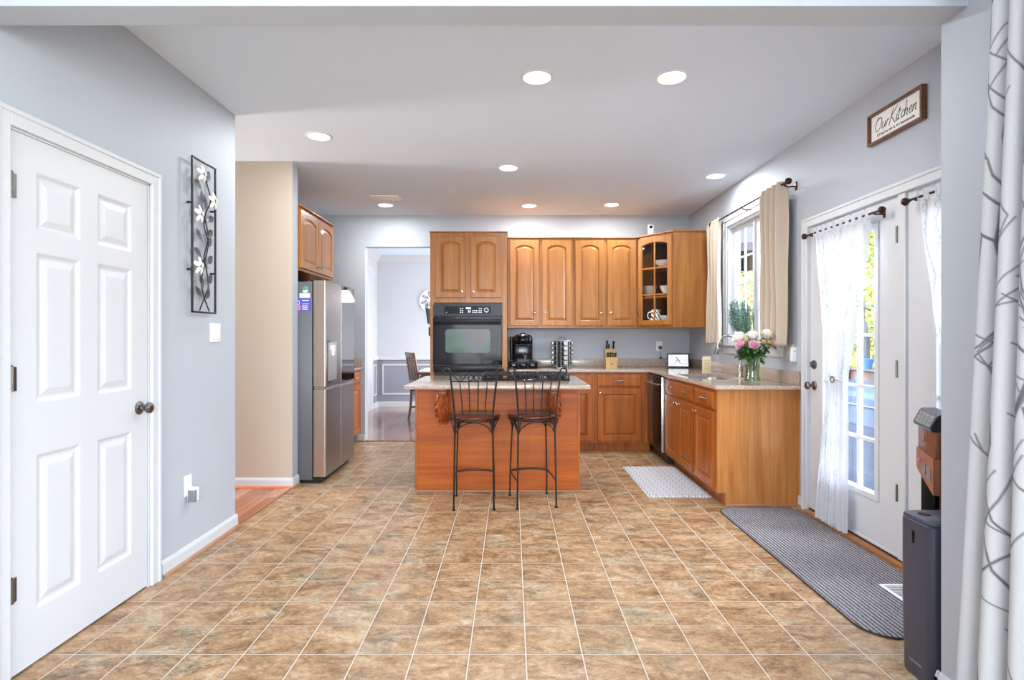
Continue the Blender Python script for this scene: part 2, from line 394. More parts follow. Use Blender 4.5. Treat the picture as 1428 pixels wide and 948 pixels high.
def prism(bm, poly, z0, z1, f=lambda u, v, w: (u, v, w), bev=0):
    if bev:
        cx = sum(p[0] for p in poly)/len(poly); cy = sum(p[1] for p in poly)/len(poly)
        def ins(d): return [(x-(d if x > cx else -d), y-(d if y > cy else -d)) for x, y in poly]
        loft(bm, [[f(u, v, z0) for u, v in ins(bev)], [f(u, v, z0+bev) for u, v in poly], [f(u, v, z1-bev) for u, v in poly], [f(u, v, z1) for u, v in ins(bev)]])
    else: loft(bm, [[f(u, v, z0) for u, v in poly], [f(u, v, z1) for u, v in poly]])

# ------------------------------------------------------------------ room shell
H = 2.74; XR = 2.15; XL = -1.842; YB = 6.62; XA = -2.45; YJ = 4.58
def walls(name, boxes, mat='wall_paint', mats=None):
    bm = nb()
    for b in boxes: box(bm, *b)
    return struct(name, bm, mat, mats)
bm = nb(); box(bm, XA, XR, -4, YB+.06, -.05, 0); struct('floor', bm, 'tile_floor')
bm = nb(); box(bm, -6, XL-.008, 3.64, YJ, -.04, .004); box(bm, XL-.05, XL+.006, 3.64, YJ-.01, -.03, .010, .003); struct('floor_hall', bm, 'hall_hardwood')
bm = nb(); box(bm, XA, 1.6, YB+.06, 9.93, -.04, .004); box(bm, -1.78, -.9, YB-.005, YB+.07, -.03, .012, .004); struct('floor_dining', bm, 'dining_hardwood')
bm = nb(); box(bm, -6, XR+.12, -4.1, 10.05, H, H+.1); struct('ceiling', bm, 'ceiling_paint')
walls('wall_left', [(XL-.12, XL, -4, 1.985, 0, H), (XL-.12, XL, 2.785, 3.636, 0, H), (XL-.12, XL, 1.985, 2.785, 2.045, H), (XL-.80, XL-.12, 3.516, 3.636, 0, H), (-6, XL-.8, 3.516, 3.636, 0, H)])
bm = nb(); fs = box(bm, -6, XL, YJ, YJ+.12, 0, H)
for f in fs:
    if f.normal.y < -.5 or f.calc_center_median().y < YJ+.001: f.material_index = 1
struct('wall_hall', bm, None, ['wall_paint', 'beige_paint'])
walls('wall_alcove', [(XA-.12, XA, YJ+.12, YB+.12, 0, H)])
walls('wall_back', [(XA, -1.78, YB, YB+.12, 0, H), (-.88, XR, YB, YB+.12, 0, H), (-1.78, -.88, YB, YB+.12, 2.36, H)])
WY0, WY1, WZ0, WZ1 = 4.40, 5.45, 1.19, 2.36           # kitchen window opening
DY0, DY1, DZ = 2.03, 3.985, 2.075                     # french door opening
walls('wall_right', [(XR, XR+.12, 1.80, DY0, 0, H), (XR, XR+.12, DY0, DY1, DZ, H), (XR, XR+.12, DY1, WY0, 0, H), (XR, XR+.12, WY0, WY1, 0, WZ0), (XR, XR+.12, WY0, WY1, WZ1, H), (XR, XR+.12, WY1, YB+.12, 0, H)])
PX = 1.508
walls('wall_near_right', [(PX, PX+.12, 0.9, 1.92, 0, H), (PX, PX+.12, -4, -2.2, 0, H), (PX, PX+.12, -2.2, .9, 0, .5), (PX, PX+.12, -2.2, .9, 2.35, H), (PX+.12, XR+.12, 1.805, 1.92, 0, H)])
walls('wall_rear', [(-6, -2.0, -4.1, -4, 0, H), (1.5, XR+.12, -4.1, -4, 0, H), (-2.0, 1.5, -4.1, -4, 0, .45), (-2.0, 1.5, -4.1, -4, 2.5, H)])
walls('wall_beam', [(XL, PX, 1.807, 1.92, 2.36, H)])
walls('wall_hall_end', [(-6.1, -6, -4, 10, 0, H)], 'beige_paint')
# dining room shell
YD = 9.93
bm = nb(); box(bm, XA, 1.7, YD, YD+.1, .89, H); box(bm, XA-.1, XA, YB+.12, YD+.1, .89, H); box(bm, 1.62, 1.72, YB+.12, 7.3, 0, H); box(bm, 1.62, 1.72, 9.3, YD, 0, H); box(bm, 1.62, 1.72, 7.3, 9.3, 0, .6); box(bm, 1.62, 1.72, 7.3, 9.3, 2.4, H); struct('wall_dining', bm, 'dining_paint')
bm = nb(); box(bm, XA, 1.7, YD, YD+.1, 0, .89); box(bm, XA-.1, XA, YB+.12, YD+.1, 0, .89); struct('wall_dining_lower', bm, 'dining_grey')
bm = nb()
box(bm, XA, 1.62, YD-.025, YD, .85, .92, .008); box(bm, XA, XA+.025, 9.60, YD, .85, .92, .008)                      # chair rail
box(bm, XA, 1.62, YD-.02, YD, 0, .10, .004); box(bm, XA, XA+.02, 9.60, YD, 0, .10, .004)                          # baseboard
for a, b in ((-2.36, -1.15), (-1.0, .2)):                                                                            # picture-frame moulding
    for q in ((a, b, .22, .25), (a, b, .75, .78), (a, a+.03, .2502, .7498), (b-.03, b, .2502, .7498)): box(bm, q[0], q[1], YD-.012, YD, q[2], q[3])
for q in ((9.65, 9.86, .22, .25), (9.65, 9.86, .75, .78), (9.65, 9.68, .2502, .7498), (9.83, 9.86, .2502, .7498)): box(bm, XA, XA+.012, q[0], q[1], q[2], q[3])
struct('trim_dining', bm, 'white_trim')
bm = nb()                                                                                                            # crown moulding
prof = [(0, -.11), (.012, -.11), (.03, -.085), (.06, -.05), (.085, -.02), (.10, -.012), (.10, 0), (0, 0)]
loft(bm, [[(x, YD-p, H+q) for p, q in prof] for x in (XA, 1.62)]); loft(bm, [[(XA+p, y, H+q) for p, q in prof] for y in (YB+.12, YD)])
struct('trim_crown', bm, 'white_trim')
bm = nb(); box(bm, XA-.02, XA+.02, 8.15, 8.26, 0, 2.45, .004); box(bm, XA-.02, XA+.02, 9.46, 9.57, 0, 2.45, .004); box(bm, XA-.02, XA+.022, 8.14, 9.58, 2.37, 2.48, .004); box(bm, XA-.01, XA+.012, 8.26, 9.46, 0, 2.37)
struct('door_4', bm, 'white_trim')

# baseboards with shoe moulding
BP = [(0, 0), (.013, 0), (.013, .068), (.009, .080), (.004, .088), (0, .088)]
SH = [(.011, 0), (.028, 0), (.026, .010), (.019, .017), (.011, .019)]
def run(bm, prof, p, q, nrm):
    loft(bm, [[(x+nrm[0]*a, y+nrm[1]*a, b) for a, b in prof] for x, y in (p, q)])
def baseboard(name, p, q, nrm, shoe='shoe_tan', ext=0):
    bm = nb(); run(bm, BP, p, q, nrm); o = struct(name, bm, 'white_trim')
    if shoe:
        bm = nb(); run(bm, SH, p, q, nrm); link('shoe_moulding', bm, shoe, o)
baseboard('baseboard_left', (XL, 2.862), (XL, 3.6482), (1, 0)); baseboard('baseboard_left_end', (XL-.4, 3.636), (XL+.0122, 3.636), (0, 1), 'shoe_orange')
baseboard('baseboard_left_near', (XL, -4), (XL, 1.91), (1, 0))
baseboard('baseboard_hall', (-6, YJ), (XL+.0122, YJ), (0, -1), 'shoe_orange'); baseboard('baseboard_hall_end', (XL, YJ-.0122), (XL, YJ+.12), (1, 0))
baseboard('baseboard_back', (-1.87, YB), (-1.78, YB), (0, -1)); baseboard('baseboard_right', (XR, 4.03), (XR, 4.09), (-1, 0))
baseboard('baseboard_near_right', (PX, -4), (PX, 1.933), (-1, 0), None); baseboard('baseboard_near_right_return', (PX-.013, 1.92), (XR, 1.92), (0, 1), None)

# casings: mitred profile boxes around openings (profile thicker outside)
def casing(bm, side, x, y0, y1, z1, w=.066, zb=0, sill=False):
    s = side
    def strip(a0, a1, b0, b1): # y range, z range
        X = sorted((x, x+s*.016)); box(bm, X[0], X[1], a0, a1, b0, b1, .004)
    strip(y0-w, y0, zb, z1+w-.0005); strip(y1, y1+w, zb, z1+w-.0005); strip(y0-.0002, y1+.0002, z1, z1+w-.001)
    X = sorted((x, x+s*.022))
    box(bm, X[0], X[1], y0-w, y0-w+.02, zb, z1+w, .004); box(bm, X[0], X[1], y1+w-.02, y1+w, zb, z1+w, .004); box(bm, X[0], X[1]+.0006, y0-w-.0006, y1+w+.0006, z1+w-.02, z1+w+.0006, .004)

# ---- door_1: white six-panel door on the left wall (hinges at its near edge)
D1 = thing('door_1', 'white six-panel interior door with a nickel knob in the left wall', None, (XL, 2.005, 0)); D1['kind'] = 'structure'
bm = nb(); casing(bm, 1, 0, -.012, .772, 2.04); box(bm, -.12, 0, -.02, -.004, 0, 2.04); box(bm, -.12, 0, .764, .78, 0, 2.04); box(bm, -.12, 0, -.02, .78, 2.032, 2.045)
box(bm, -.05, -.038, -.004, .01, 0, 2.03); box(bm, -.05, -.038, .75, .764, 0, 2.03)
link('door_casing', bm, 'white_trim', D1, smooth=False)
def rect_ring(x0, x1, z0, z1, d, y, fn): return [fn(x0+d, y, z0+d), fn(x1-d, y, z0+d), fn(x1-d, y, z1-d), fn(x0+d, y, z1-d)]
def panel_door(bm, w, h, t, fn, panels):
    xs = sorted({0, w} | {p[0] for p in panels} | {p[1] for p in panels}); zs = sorted({0, h} | {p[2] for p in panels} | {p[3] for p in panels})
    for i in range(len(xs)-1):
        for j in range(len(zs)-1):
            c = ((xs[i]+xs[i+1])/2, (zs[j]+zs[j+1])/2)
            if any(p[0] < c[0] < p[1] and p[2] < c[1] < p[3] for p in panels): continue
            bm.faces.new([bm.verts.new(fn(*q)) for q in ((xs[i], 0, zs[j]), (xs[i+1], 0, zs[j]), (xs[i+1], 0, zs[j+1]), (xs[i], 0, zs[j+1]))])
    for p in panels:
        x0, x1, z0, z1 = p
        loft(bm, [rect_ring(x0, x1, z0, z1, d, y, fn) for d, y in ((0, 0), (.004, .001), (.016, .009), (.022, .0095), (.026, .0095), (.05, .002), (.054, .0015))], cap0=False)
    bm.faces.new([bm.verts.new(fn(*q)) for q in ((0, t, 0), (w, t, 0), (w, t, h), (0, t, h))])
    for a, b in (((0, 0), (w, 0)), ((w, 0), (w, h)), ((w, h), (0, h)), ((0, h), (0, 0))):
        bm.faces.new([bm.verts.new(fn(*q)) for q in ((a[0], 0, a[1]), (b[0], 0, b[1]), (b[0], t, b[1]), (a[0], t, a[1]))])
    bmesh.ops.remove_doubles(bm, verts=bm.verts, dist=.00005)
bm = nb(); w = .756
cols = ((.112, .330), (.426, .644))
rows = ((.20, .80), (1.00, 1.585), (1.665, 1.895))
panel_door(bm, w, 2.02, .035, lambda u, v, z: (-.003-v, .002+u, z+.010), [(c[0], c[1], r[0], r[1]) for c in cols for r in rows])
link('door_leaf', bm, 'white_trim', D1, smooth=False)
def hinge(parent, x, y, z, s=1, rz=0, h=.089):
    bm = nb(); cyl(bm, (x+s*.006, y, z-h/2), (x+s*.006, y, z+h/2), .0065, 10)
    for k in (-.5, -.17, .17, .5): cyl(bm, (x+s*.006, y, z+k*h*.98-.001), (x+s*.006, y, z+k*h*.98+.002), .0075, 10)
    ball(bm, (x+s*.006, y, z+h/2+.003), .005, 8)
    X = sorted((x, x+s*.003)); box(bm, X[0], X[1], y, y+.024*(1 if s > 0 else -1), z-h/2, z+h/2)
    link('hinge', bm, 'dark_nickel', parent)
for z in (1.825, 1.11, .33): hinge(D1, 0.0, .0, z)
def knob(parent, x, y, z, s, r=.027, name='door_knob', lenh=.062, mat='dark_nickel'):
    bm = nb(); lathe(bm, [(.033, 0), (.033, .003), (.028, .008), (.013, .012), (.011, .022), (.011, lenh-.034), (.018, lenh-.028), (r, lenh-.016), (r*.98, lenh-.006), (r*.7, lenh), (.004, lenh+.002)], (x, y, z), 24, (s, 0, 0))
    link(name, bm, mat, parent)
knob(D1, -.003, .70, .915, 1)

# ---- doors 2 and 3: white fifteen-lite french doors in the right wall
bm = nb(); casing(bm, -1, XR, DY0+.03, 3.963, 2.058, w=.064); 
box(bm, XR, XR+.12, DY0, DY0+.03, 0, DZ); box(bm, XR, XR+.12, 3.963, DY1, 0, DZ); box(bm, XR, XR+.12, DY0, DY1, 2.058, DZ); box(bm, XR-.004, XR+.10, 2.985, 3.042, 0.03, 2.058, .004)
struct('trim_french_doors', bm, 'white_trim')
bm = nb(); box(bm, XR-.035, XR+.12, DY0+.03, 3.963, 0, .022, .006); o = struct('trim_threshold', bm, 'oak_threshold')
bm = nb(); box(bm, XR+.0, XR+.05, DY0+.03, 3.963, .0215, .030, .002); link('weather_sill', bm, 'bronze', o)
def french(name, label, y0, y1, swing):
    D = thing(name, label, None, (XR+.012, y0, .034)); D['kind'] = 'structure'
    w = y1-y0; hgt = 2.018; t = .042; a = .188; b = w-.15; z0 = .275; z1 = 1.895
    if swing < 0: a, b = .15, w-.188
    bm = nb()
    for q in ((0, a, 0, hgt), (b, w, 0, hgt), (a, b, 0, z0), (a, b, z1, hgt)): box(bm, 0, t, q[0], q[1], q[2], q[3])
    link('door_leaf', bm, 'white_trim', D, smooth=False)
    bm = nb()
    for X in (-.008, t-.004):
        for q in ((a-.018, a+.018, z0-.018, z1+.018), (b-.018, b+.018, z0-.018, z1+.018), (a+.018, b-.018, z0-.018, z0+.018), (a+.018, b-.018, z1-.018, z1+.018)): box(bm, X, X+.012, q[0], q[1], q[2], q[3], .003)
    link('lite_frame', bm, 'white_trim', D, smooth=False)
    bm = nb(); g0, g1, h0, h1 = a+.012, b-.012, z0+.012, z1-.012
    for k in (1, 2):
        y = g0+(g1-g0)*k/3; box(bm, .006, t-.006, y-.011, y+.011, h0, h1, .003)
    for k in range(1, 5):
        z = h0+(h1-h0)*k/5; box(bm, .0068, t-.0068, g0, g1, z-.0105, z+.0105, .003)
    link('muntins', bm, 'white_trim', D, smooth=False)
    bm = nb(); box(bm, .018, .024, g0, g1, h0, h1); link('glass_pane', bm, 'window_glass', D, smooth=False)
    bm = nb(); box(bm, -.004, t+.004, .004, w-.004, -.012, .012, .002); link('door_sweep', bm, 'white_trim', D)
    return D
D2 = french('door_2', 'white glazed french door with a sheer curtain, hinged on its near side', 3.045, 3.958, 1)
for z in (1.80, 1.05, .36): hinge(D2, -.012, .0, z, -1)
knob(D2, 0, .862, .885, -1)
bm = nb(); lathe(bm, [(.032, 0), (.032, .006), (.026, .012), (.010, .014)], (0, .862, 1.035), 24, (-1, 0, 0)); box(bm, -.030, -.012, .857, .867, 1.018, 1.052, .003); link('deadbolt', bm, 'dark_nickel', D2)
D3 = french('door_3', 'white glazed french door beyond the dispenser, partly behind the wall end', 2.068, 2.982, -1)

# ---- window_1 above the sink: twin unit with grilles
Wn = thing('window_1', 'white kitchen window with grilles above the sink', None, (XR, WY0, WZ0)); Wn['kind'] = 'structure'
w, hh = WY1-WY0, WZ1-WZ0
bm = nb(); casing(bm, -1, 0, 0, w, hh, w=.07)
for q in ((0, .02, 0, hh), (w-.02, w, 0, hh), (.02, w-.02, hh-.02, hh), (.02, w-.02, 0, .02)): box(bm, 0, .12, q[0], q[1], q[2], q[3])
link('window_frame', bm, 'white_trim', Wn, smooth=False)
bm = nb(); box(bm, -.045, .05, -.085, w+.085, -.012, .012, .005); link('window_sill', bm, 'white_trim', Wn)
bm = nb(); box(bm, -.018, 0, -.075, w+.075, -.085, -.012, .004); link('window_apron', bm, 'white_trim', Wn)
for a, b in ((.02, w/2-.015), (w/2+.015, w-.02)):
    bm = nb(); sx = .045
    for q in ((a, a+.045, .02, hh-.02), (b-.045, b, .02, hh-.02), (a+.0452, b-.0452, hh-.065, hh-.02), (a+.0452, b-.0452, .02, .065)): box(bm, sx, sx+.04, q[0], q[1], q[2], q[3], .003)
    link('sash', bm, 'white_trim', Wn, smooth=False)
    bm = nb(); m = (a+b)/2; box(bm, sx+.01, sx+.03, m-.009, m+.009, .065, hh-.065)
    for k in range(1, 4): z = .065+(hh-.13)*k/4; box(bm, sx+.011, sx+.029, a+.045, b-.045, z-.009, z+.009)
    link('grille', bm, 'white_trim', Wn, smooth=False)
    bm = nb(); box(bm, sx+.017, sx+.022, a+.04, b-.04, .06, hh-.06); link('glass_pane', bm, 'window_glass', Wn, smooth=False)
bm = nb(); box(bm, .03, .12, w/2-.015, w/2+.015, .02, hh-.02); link('mullion', bm, 'white_trim', Wn)
# plain frames of the windows behind the camera
bm = nb()
for x in (-2.0, -.85, .35, 1.45): box(bm, x, x+.05, -4.08, -4.02, .45, 2.5)
for z in (.45, 1.45, 2.45): box(bm, -2.0, 1.5, -4.08, -4.02, z, z+.05)
struct('window_2', bm, 'white_trim')
bm = nb()
for y in (-2.2, -.675, .85): box(bm, PX+.03, PX+.09, y, y+.05, .5, 2.35)
for z in (.5, 1.4, 2.3): box(bm, PX+.03, PX+.09, -2.2, .9, z, z+.05)
struct('window_3', bm, 'white_trim')

# ------------------------------------------------------------------ downlights and vent
LIGHTS = [((.142, 3.10), 'recessed ceiling light left of the nearest pair'), ((.906, 3.10), 'nearest recessed ceiling light, towards the french doors'),
 ((-1.417, 4.01), 'recessed ceiling light nearest the left wall corner'), ((-.031, 4.76), 'recessed ceiling light in front of the island cooktop'),
 ((1.862, 5.0), 'recessed ceiling light above the sink window'), ((-1.411, 6.10), 'recessed ceiling light beside the ceiling vent'),
 ((.193, 6.13), 'recessed ceiling light in front of the upper cabinets beside the oven'), ((1.109, 6.08), 'recessed ceiling light before the cabinets next to the glass door cabinet')]
def downlight():
    t = thing('recessed_light', 'x', 'ceiling light', (0, 0, H), 0, 'recessed ceiling lights')
    bm = nb(); lathe(bm, [(.074, -.002), (.078, -.007), (.090, -.006), (.097, -.001), (.097, .0), (.074, .0)], seg=36, cap=False); link('trim_ring', bm, 'white_plastic', t)
    bm = nb(); lathe(bm, [(.001, -.0035), (.05, -.0035), (.074, -.003), (.074, .0), (.001, .0)], seg=36); link('lens', bm, 'lamp_lens', t)
    return t
DL = downlight()
for i, ((x, y), lab) in enumerate(LIGHTS):
    if i == 0: DL.location = (x, y, H); DL['label'] = lab
    else: dup(DL, (x, y, H), 0, lab)
    light('downlight_lamp', 'AREA', (x, y, H-.012), (0, 0, 0), 9.2, .14, color=(.89, .955, 1))
V = thing('ceiling_vent', 'white louvred air vent set in the ceiling near the back wall', 'vent', (-1.33, 5.78, H))
bm = nb(); w, d = .17, .10
for q in ((-w, w, -d, -d+.025), (-w, w, d-.025, d), (-w, -w+.025, -d, d), (w-.025, w, -d, d)): box(bm, q[0], q[1], q[2], q[3], -.009, 0, .003)
link('frame', bm, 'white_plastic', V)
bm = nb()
for k in range(7): y = -.068+k*.0225; loft(bm, [[(x, y, -.003), (x, y+.016, -.012), (x, y+.018, -.011), (x, y+.002, -.002)] for x in (-w+.02, w-.02)])
link('louvre', bm, 'white_plastic', V)
bm = nb(); box(bm, -w+.02, w-.02, -d+.02, d-.02, -.0015, 0); link('duct_opening', bm, 'black_plastic', V)

# ------------------------------------------------------------------ cabinets
def ring_arch(x0, x1, z0, z1, d, rise, y, N=14):
    a, b, c, e = x0+d, x1-d, z0+d, z1-d; out = [(a, y, c), (b, y, c), (b, y, e-rise)]
    for k in range(1, N):
        t = k/N; s = 1-abs(2*t-1)**2.3; out.append((b+(a-b)*t, y, e-rise+rise*s))
    out.append((a, y, e-rise)); return out
def cab_door(parent, x0, x1, z0, z1, rise=0, knob_at=None, mat='cherry', stile=.056, name='door', kmat='nickel'):
    bm = nb(); R = ring_arch
    rings = [R(x0, x1, z0, z1, 0, 0, -.001), R(x0, x1, z0, z1, 0, 0, -.017), R(x0, x1, z0, z1, .0035, 0, -.0205), R(x0, x1, z0, z1, stile, rise, -.0205),
             R(x0, x1, z0, z1, stile+.004, rise, -.017), R(x0, x1, z0, z1, stile+.007, rise, -.0085), R(x0, x1, z0, z1, stile+.011, rise, -.0085), R(x0, x1, z0, z1, stile+.034, rise*.97, -.0185), R(x0, x1, z0, z1, stile+.037, rise*.97, -.0190)]
    loft(bm, rings); o = link(name, bm, mat, parent, smooth=False)
    if knob_at: cab_knob(o, *knob_at, mat=kmat)
    return o
def cab_knob(parent, x, z, y=-.0205, mat='nickel'):
    bm = nb(); lathe(bm, [(.009, 0), (.008, .003), (.0055, .006), (.0055, .013), (.013, .017), (.0155, .022), (.013, .027), (.004, .0295)], (x, y, z), 16, (0, -1, 0)); link('knob', bm, mat, parent)
def drawer(parent, x0, x1, z0, z1, mat='cherry', pull=True):
    bm = nb(); R = lambda d, y: [(x0+d, y, z0+d), (x1-d, y, z0+d), (x1-d, y, z1-d), (x0+d, y, z1-d)]
    loft(bm, [R(0, -.001), R(0, -.014), R(.003, -.017), (R(.010, -.018)), R(.016, -.0205)]); o = link('drawer', bm, mat, parent, smooth=False)
    if pull:
        cx, cz = (x0+x1)/2, (z0+z1)/2; bm = nb()
        tube(bm, spline([(cx-.048, -.020, cz), (cx-.044, -.034, cz+.002), (cx-.02, -.043, cz+.003), (cx+.02, -.043, cz+.003), (cx+.044, -.034, cz+.002), (cx+.048, -.020, cz)], 5), .005, 8, rr=None)
        ball(bm, (cx, -.043, cz+.003), .011, 10, (1.8, .6, .7)); cyl(bm, (cx-.048, -.0205, cz), (cx-.048, -.026, cz), .009, 12); cyl(bm, (cx+.048, -.0205, cz), (cx+.048, -.026, cz), .009, 12)
        link('drawer_pull', bm, 'nickel', o)
def carcass(parent, w, d, z0, z1, mat='cherry', toe=False, side=None):
    bm = nb(); box(bm, 0, w, 0, d, z0, z1, .0015, seg=1); o = link('body', bm, mat, parent, smooth=False)
    if toe: bm = nb(); box(bm, 0.001, w-.001, .07, d, 0, z0); link('toe_kick', bm, 'cherry', parent, smooth=False)
    return o
def crown(parent, w, z, d=None, mat='maple'):
    bm = nb(); box(bm, -.006, w+.006, -.026, d, z, z+.014, .004); link('top_moulding', bm, mat, parent)

# oven tower
OX, OY, OW = -.90, 6.01, .845
t = thing('oven_cabinet', 'tall cherry oven cabinet with two arched doors over a black wall oven', 'cabinet', (OX, OY, 0)); OC = t
bm = nb()
for q in ((0, .045, 0, 2.412), (OW-.055, OW, 0, 2.412), (.045, OW-.055, 1.645, 2.412), (.045, OW-.055, 0, .70)): box(bm, q[0], q[1], 0, .605, q[2], q[3])
box(bm, .045, OW-.055, .55, .605, .70, 1.645)
link('body', bm, 'maple', t, smooth=False)
cab_door(t, .058, .388, 1.70, 2.372, .035, (.355, 1.762), 'maple'); cab_door(t, .448, .778, 1.70, 2.372, .035, (.481, 1.762), 'maple')
drawer(t, .06, .78, .42, .66, 'maple'); drawer(t, .06, .78, .13, .39, 'maple'); crown(t, OW, 2.412, .605)
# wall oven
t = thing('wall_oven', 'black built-in wall oven with a window and bar handle', 'oven', (OX+.036, OY-.001, 0))
w = .757
bm = nb(); loft(bm, [[(x, y, z) for x, z in rrect(.012, w-.012, .715, 1.635, .004)] for y in (.0, .52)]); link('body', bm, 'black_enamel', t, smooth=False)
bm = nb(); poly = [(0, 1.50), (w, 1.50)] + [(w-.03+.03*cos(radians(a)), 1.61+.03*sin(radians(a))) for a in range(0, 91, 15)] + [(.03+.03*cos(radians(a)), 1.61+.03*sin(radians(a))) for a in range(90, 181, 15)]
loft(bm, [[(u, 0, v) for u, v in poly], [(u, -.02, v) for u, v in poly], [(u*.996+.0015, -.026, (v-1.5)*.97+1.502) for u, v in poly]]); cp = link('control_panel', bm, 'black_enamel', t, smooth=False)
bm = nb(); box(bm, .125, .635, -.0275, -.024, 1.52, 1.602); link('display_glass', bm, 'display_black', cp)
bm = nb(); rnd = random.Random(4)
for bx, n, m in ((.295, 2, 3), (.43, 3, 2), (.50, 2, 3)):
    for i in range(n):
        for j in range(m): box(bm, bx+i*.021, bx+i*.021+.012, -.0282, -.0272, 1.533+j*.02, 1.541+j*.02)
box(bm, .385, .392, -.0282, -.0272, 1.535, 1.562); box(bm, .402, .409, -.0282, -.0272, 1.535, 1.562)
tube(bm, [(.583+.024*cos(a*pi/6), -.0278, 1.562+.024*sin(a*pi/6)) for a in range(12)], .0016, 6, True)
for a in range(0, 12): box(bm, .583+.018*cos(a*pi/6)-.002, .583+.018*cos(a*pi/6)+.002, -.0282, -.0272, 1.56+.018*sin(a*pi/6), 1.564+.018*sin(a*pi/6))
ball(bm, (.147, -.0272, 1.535), .004, 8)
link('keypad', bm, 'oven_digits', cp)
bm = nb(); box(bm, .36, .412, -.0282, -.0272, 1.572, 1.59); link('clock_readout', bm, 'oven_digits', cp)
bm = nb(); box(bm, 0, w, -.03, 0, .965, 1.488, .006); dr = link('oven_door', bm, 'black_gloss', t, smooth=False)
bm = nb(); loft(bm, [[(x, y, z) for x, z in rrect(.135, .625, 1.095, 1.352, .03)] for y in (-.029, -.0312)]); link('oven_window', bm, 'oven_window', dr, smooth=False)
bm = nb(); box(bm, .012, w-.012, -.034, -.028, 1.400, 1.470, .004); link('handle_recess', bm, 'black_enamel', dr)
bm = nb(); tube(bm, spline([(.03, -.03, 1.437), (.035, -.06, 1.436), (.09, -.072, 1.430), (.38, -.076, 1.426), (.67, -.072, 1.430), (.722, -.06, 1.436), (.727, -.03, 1.437)], 6), .0115, 10); link('handle', bm, 'black_enamel', dr)
bm = nb(); box(bm, 0, w, -.022, 0, .885, .955, .003); link('lower_trim', bm, 'black_enamel', t)
bm = nb(); box(bm, .01, w-.01, -.012, 0, .715, .875, .002)
for k in range(6): box(bm, .02, w-.02, -.018, -.01, .735+k*.022, .745+k*.022)
link('vent_grille', bm, 'black_plastic', t)

# upper cabinets
UY = 6.292
def upper_pair(x0, w, doors, lab, mat='maple'):
    t = thing('upper_cabinet', lab, 'cabinet', (x0, UY, 0), 0, 'maple upper cabinets with arched doors')
    carcass(t, w, YB-UY-.002, 1.372, 2.398, mat)
    for a, b, k in doors: cab_door(t, a, b, 1.398, 2.378, .035, (k, 1.545), mat)
    crown(t, w, 2.398, .32, mat)
upper_pair(-.052, .757, [(.028, .362, .318), (.398, .732, .436)], 'wall cabinet with two arched doors directly above the coffee maker')
upper_pair(.706, .742, [(.022, .352, .318), (.388, .718, .424)], 'wall cabinet with two arched doors above the knife block')
# corner cabinet with a glass door
A = Vector((1.452, UY)); B = Vector((1.752, 5.935)); dv = (B-A); wl = dv.length; ang = math.atan2(dv.y, dv.x)
t = thing('corner_cabinet', 'diagonal corner wall cabinet with a six pane glass door and dishes inside', 'cabinet', (A.x, A.y, 0), ang)
CI = Matrix.Rotation(-ang, 4, 'Z') @ Matrix.Translation((-A.x, -A.y, 0))
poly = [(A.x, A.y), (B.x, B.y), (XR-.002, B.y), (XR-.002, YB-.002), (A.x, YB-.002)]
def slab(bm, z0, z1, pl=poly): loft(bm, [[CI @ Vector((x, y, z)) for x, y in pl] for z in (z0, z1)])
inner = [(A.x+.016, A.y+.012), (B.x+.004, B.y+.018), (XR-.02, B.y+.018), (XR-.02, YB-.02), (A.x+.016, YB-.02)]
bm = nb(); slab(bm, 1.372, 1.40); link('bottom_panel', bm, 'maple', t, smooth=False)
bm = nb(); slab(bm, 2.385, 2.41); link('top_panel', bm, 'maple', t, smooth=False)
bm = nb()
def wallseg(bm, p, q, th, z0=1.40, z1=2.385):
    p, q = Vector(p), Vector(q); n = Vector((-(q-p).y, (q-p).x)).normalized()*th
    loft(bm, [[CI @ Vector((v.x, v.y, z)) for v in (p, q, q+n, p+n)] for z in (z0, z1)])
wallseg(bm, (B.x, B.y), (XR-.002, B.y), .018); link('side_panel', bm, 'maple', t, smooth=False)
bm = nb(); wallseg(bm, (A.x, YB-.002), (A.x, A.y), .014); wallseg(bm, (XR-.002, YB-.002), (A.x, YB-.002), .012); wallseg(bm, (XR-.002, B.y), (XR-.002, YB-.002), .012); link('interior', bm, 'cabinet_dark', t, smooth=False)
SHZ = (1.715, 2.045)
bm = nb()
for z in SHZ: slab(bm, z-.009, z+.009, inner)
link('shelf', bm, 'maple', t, smooth=False)
bm = nb(); box(bm, 0, .022, -.001, .018, 1.40, 2.385); box(bm, wl-.022, wl, -.001, .018, 1.40, 2.385); link('face_frame', bm, 'maple', t, smooth=False)
x0, x1, z0, z1, st = .010, wl-.010, 1.398, 2.380, .052
bm = nb(); R = ring_arch
rg = [R(x0, x1, z0, z1, 0, 0, -.002), R(x0, x1, z0, z1, 0, 0, -.018), R(x0, x1, z0, z1, .0035, 0, -.0215), R(x0, x1, z0, z1, st, .03, -.0215), R(x0, x1, z0, z1, st+.006, .03, -.015), R(x0, x1, z0, z1, st+.006, .03, -.002)]
loft(bm, rg+[rg[0]], False, False); gd = link('door', bm, 'maple', t, smooth=False)
a, b = x0+st+.004, x1-st-.004
bm = nb(); box(bm, (a+b)/2-.008, (a+b)/2+.008, -.017, -.004, z0+st, z1-st)
for k in (1, 2): z = z0+st+(z1-z0-2*st)*k/3; box(bm, a, b, -.0165, -.0045, z-.008, z+.008)
link('muntins', bm, 'maple', gd, smooth=False)
bm = nb(); rr_ = R(x0, x1, z0, z1, st+.001, .03, -.006); loft(bm, [rr_, [(p[0], -.003, p[2]) for p in rr_]]); link('glass_pane', bm, 'cabinet_glass', gd, smooth=False)
cab_knob(gd, .036, 1.545, -.0215)
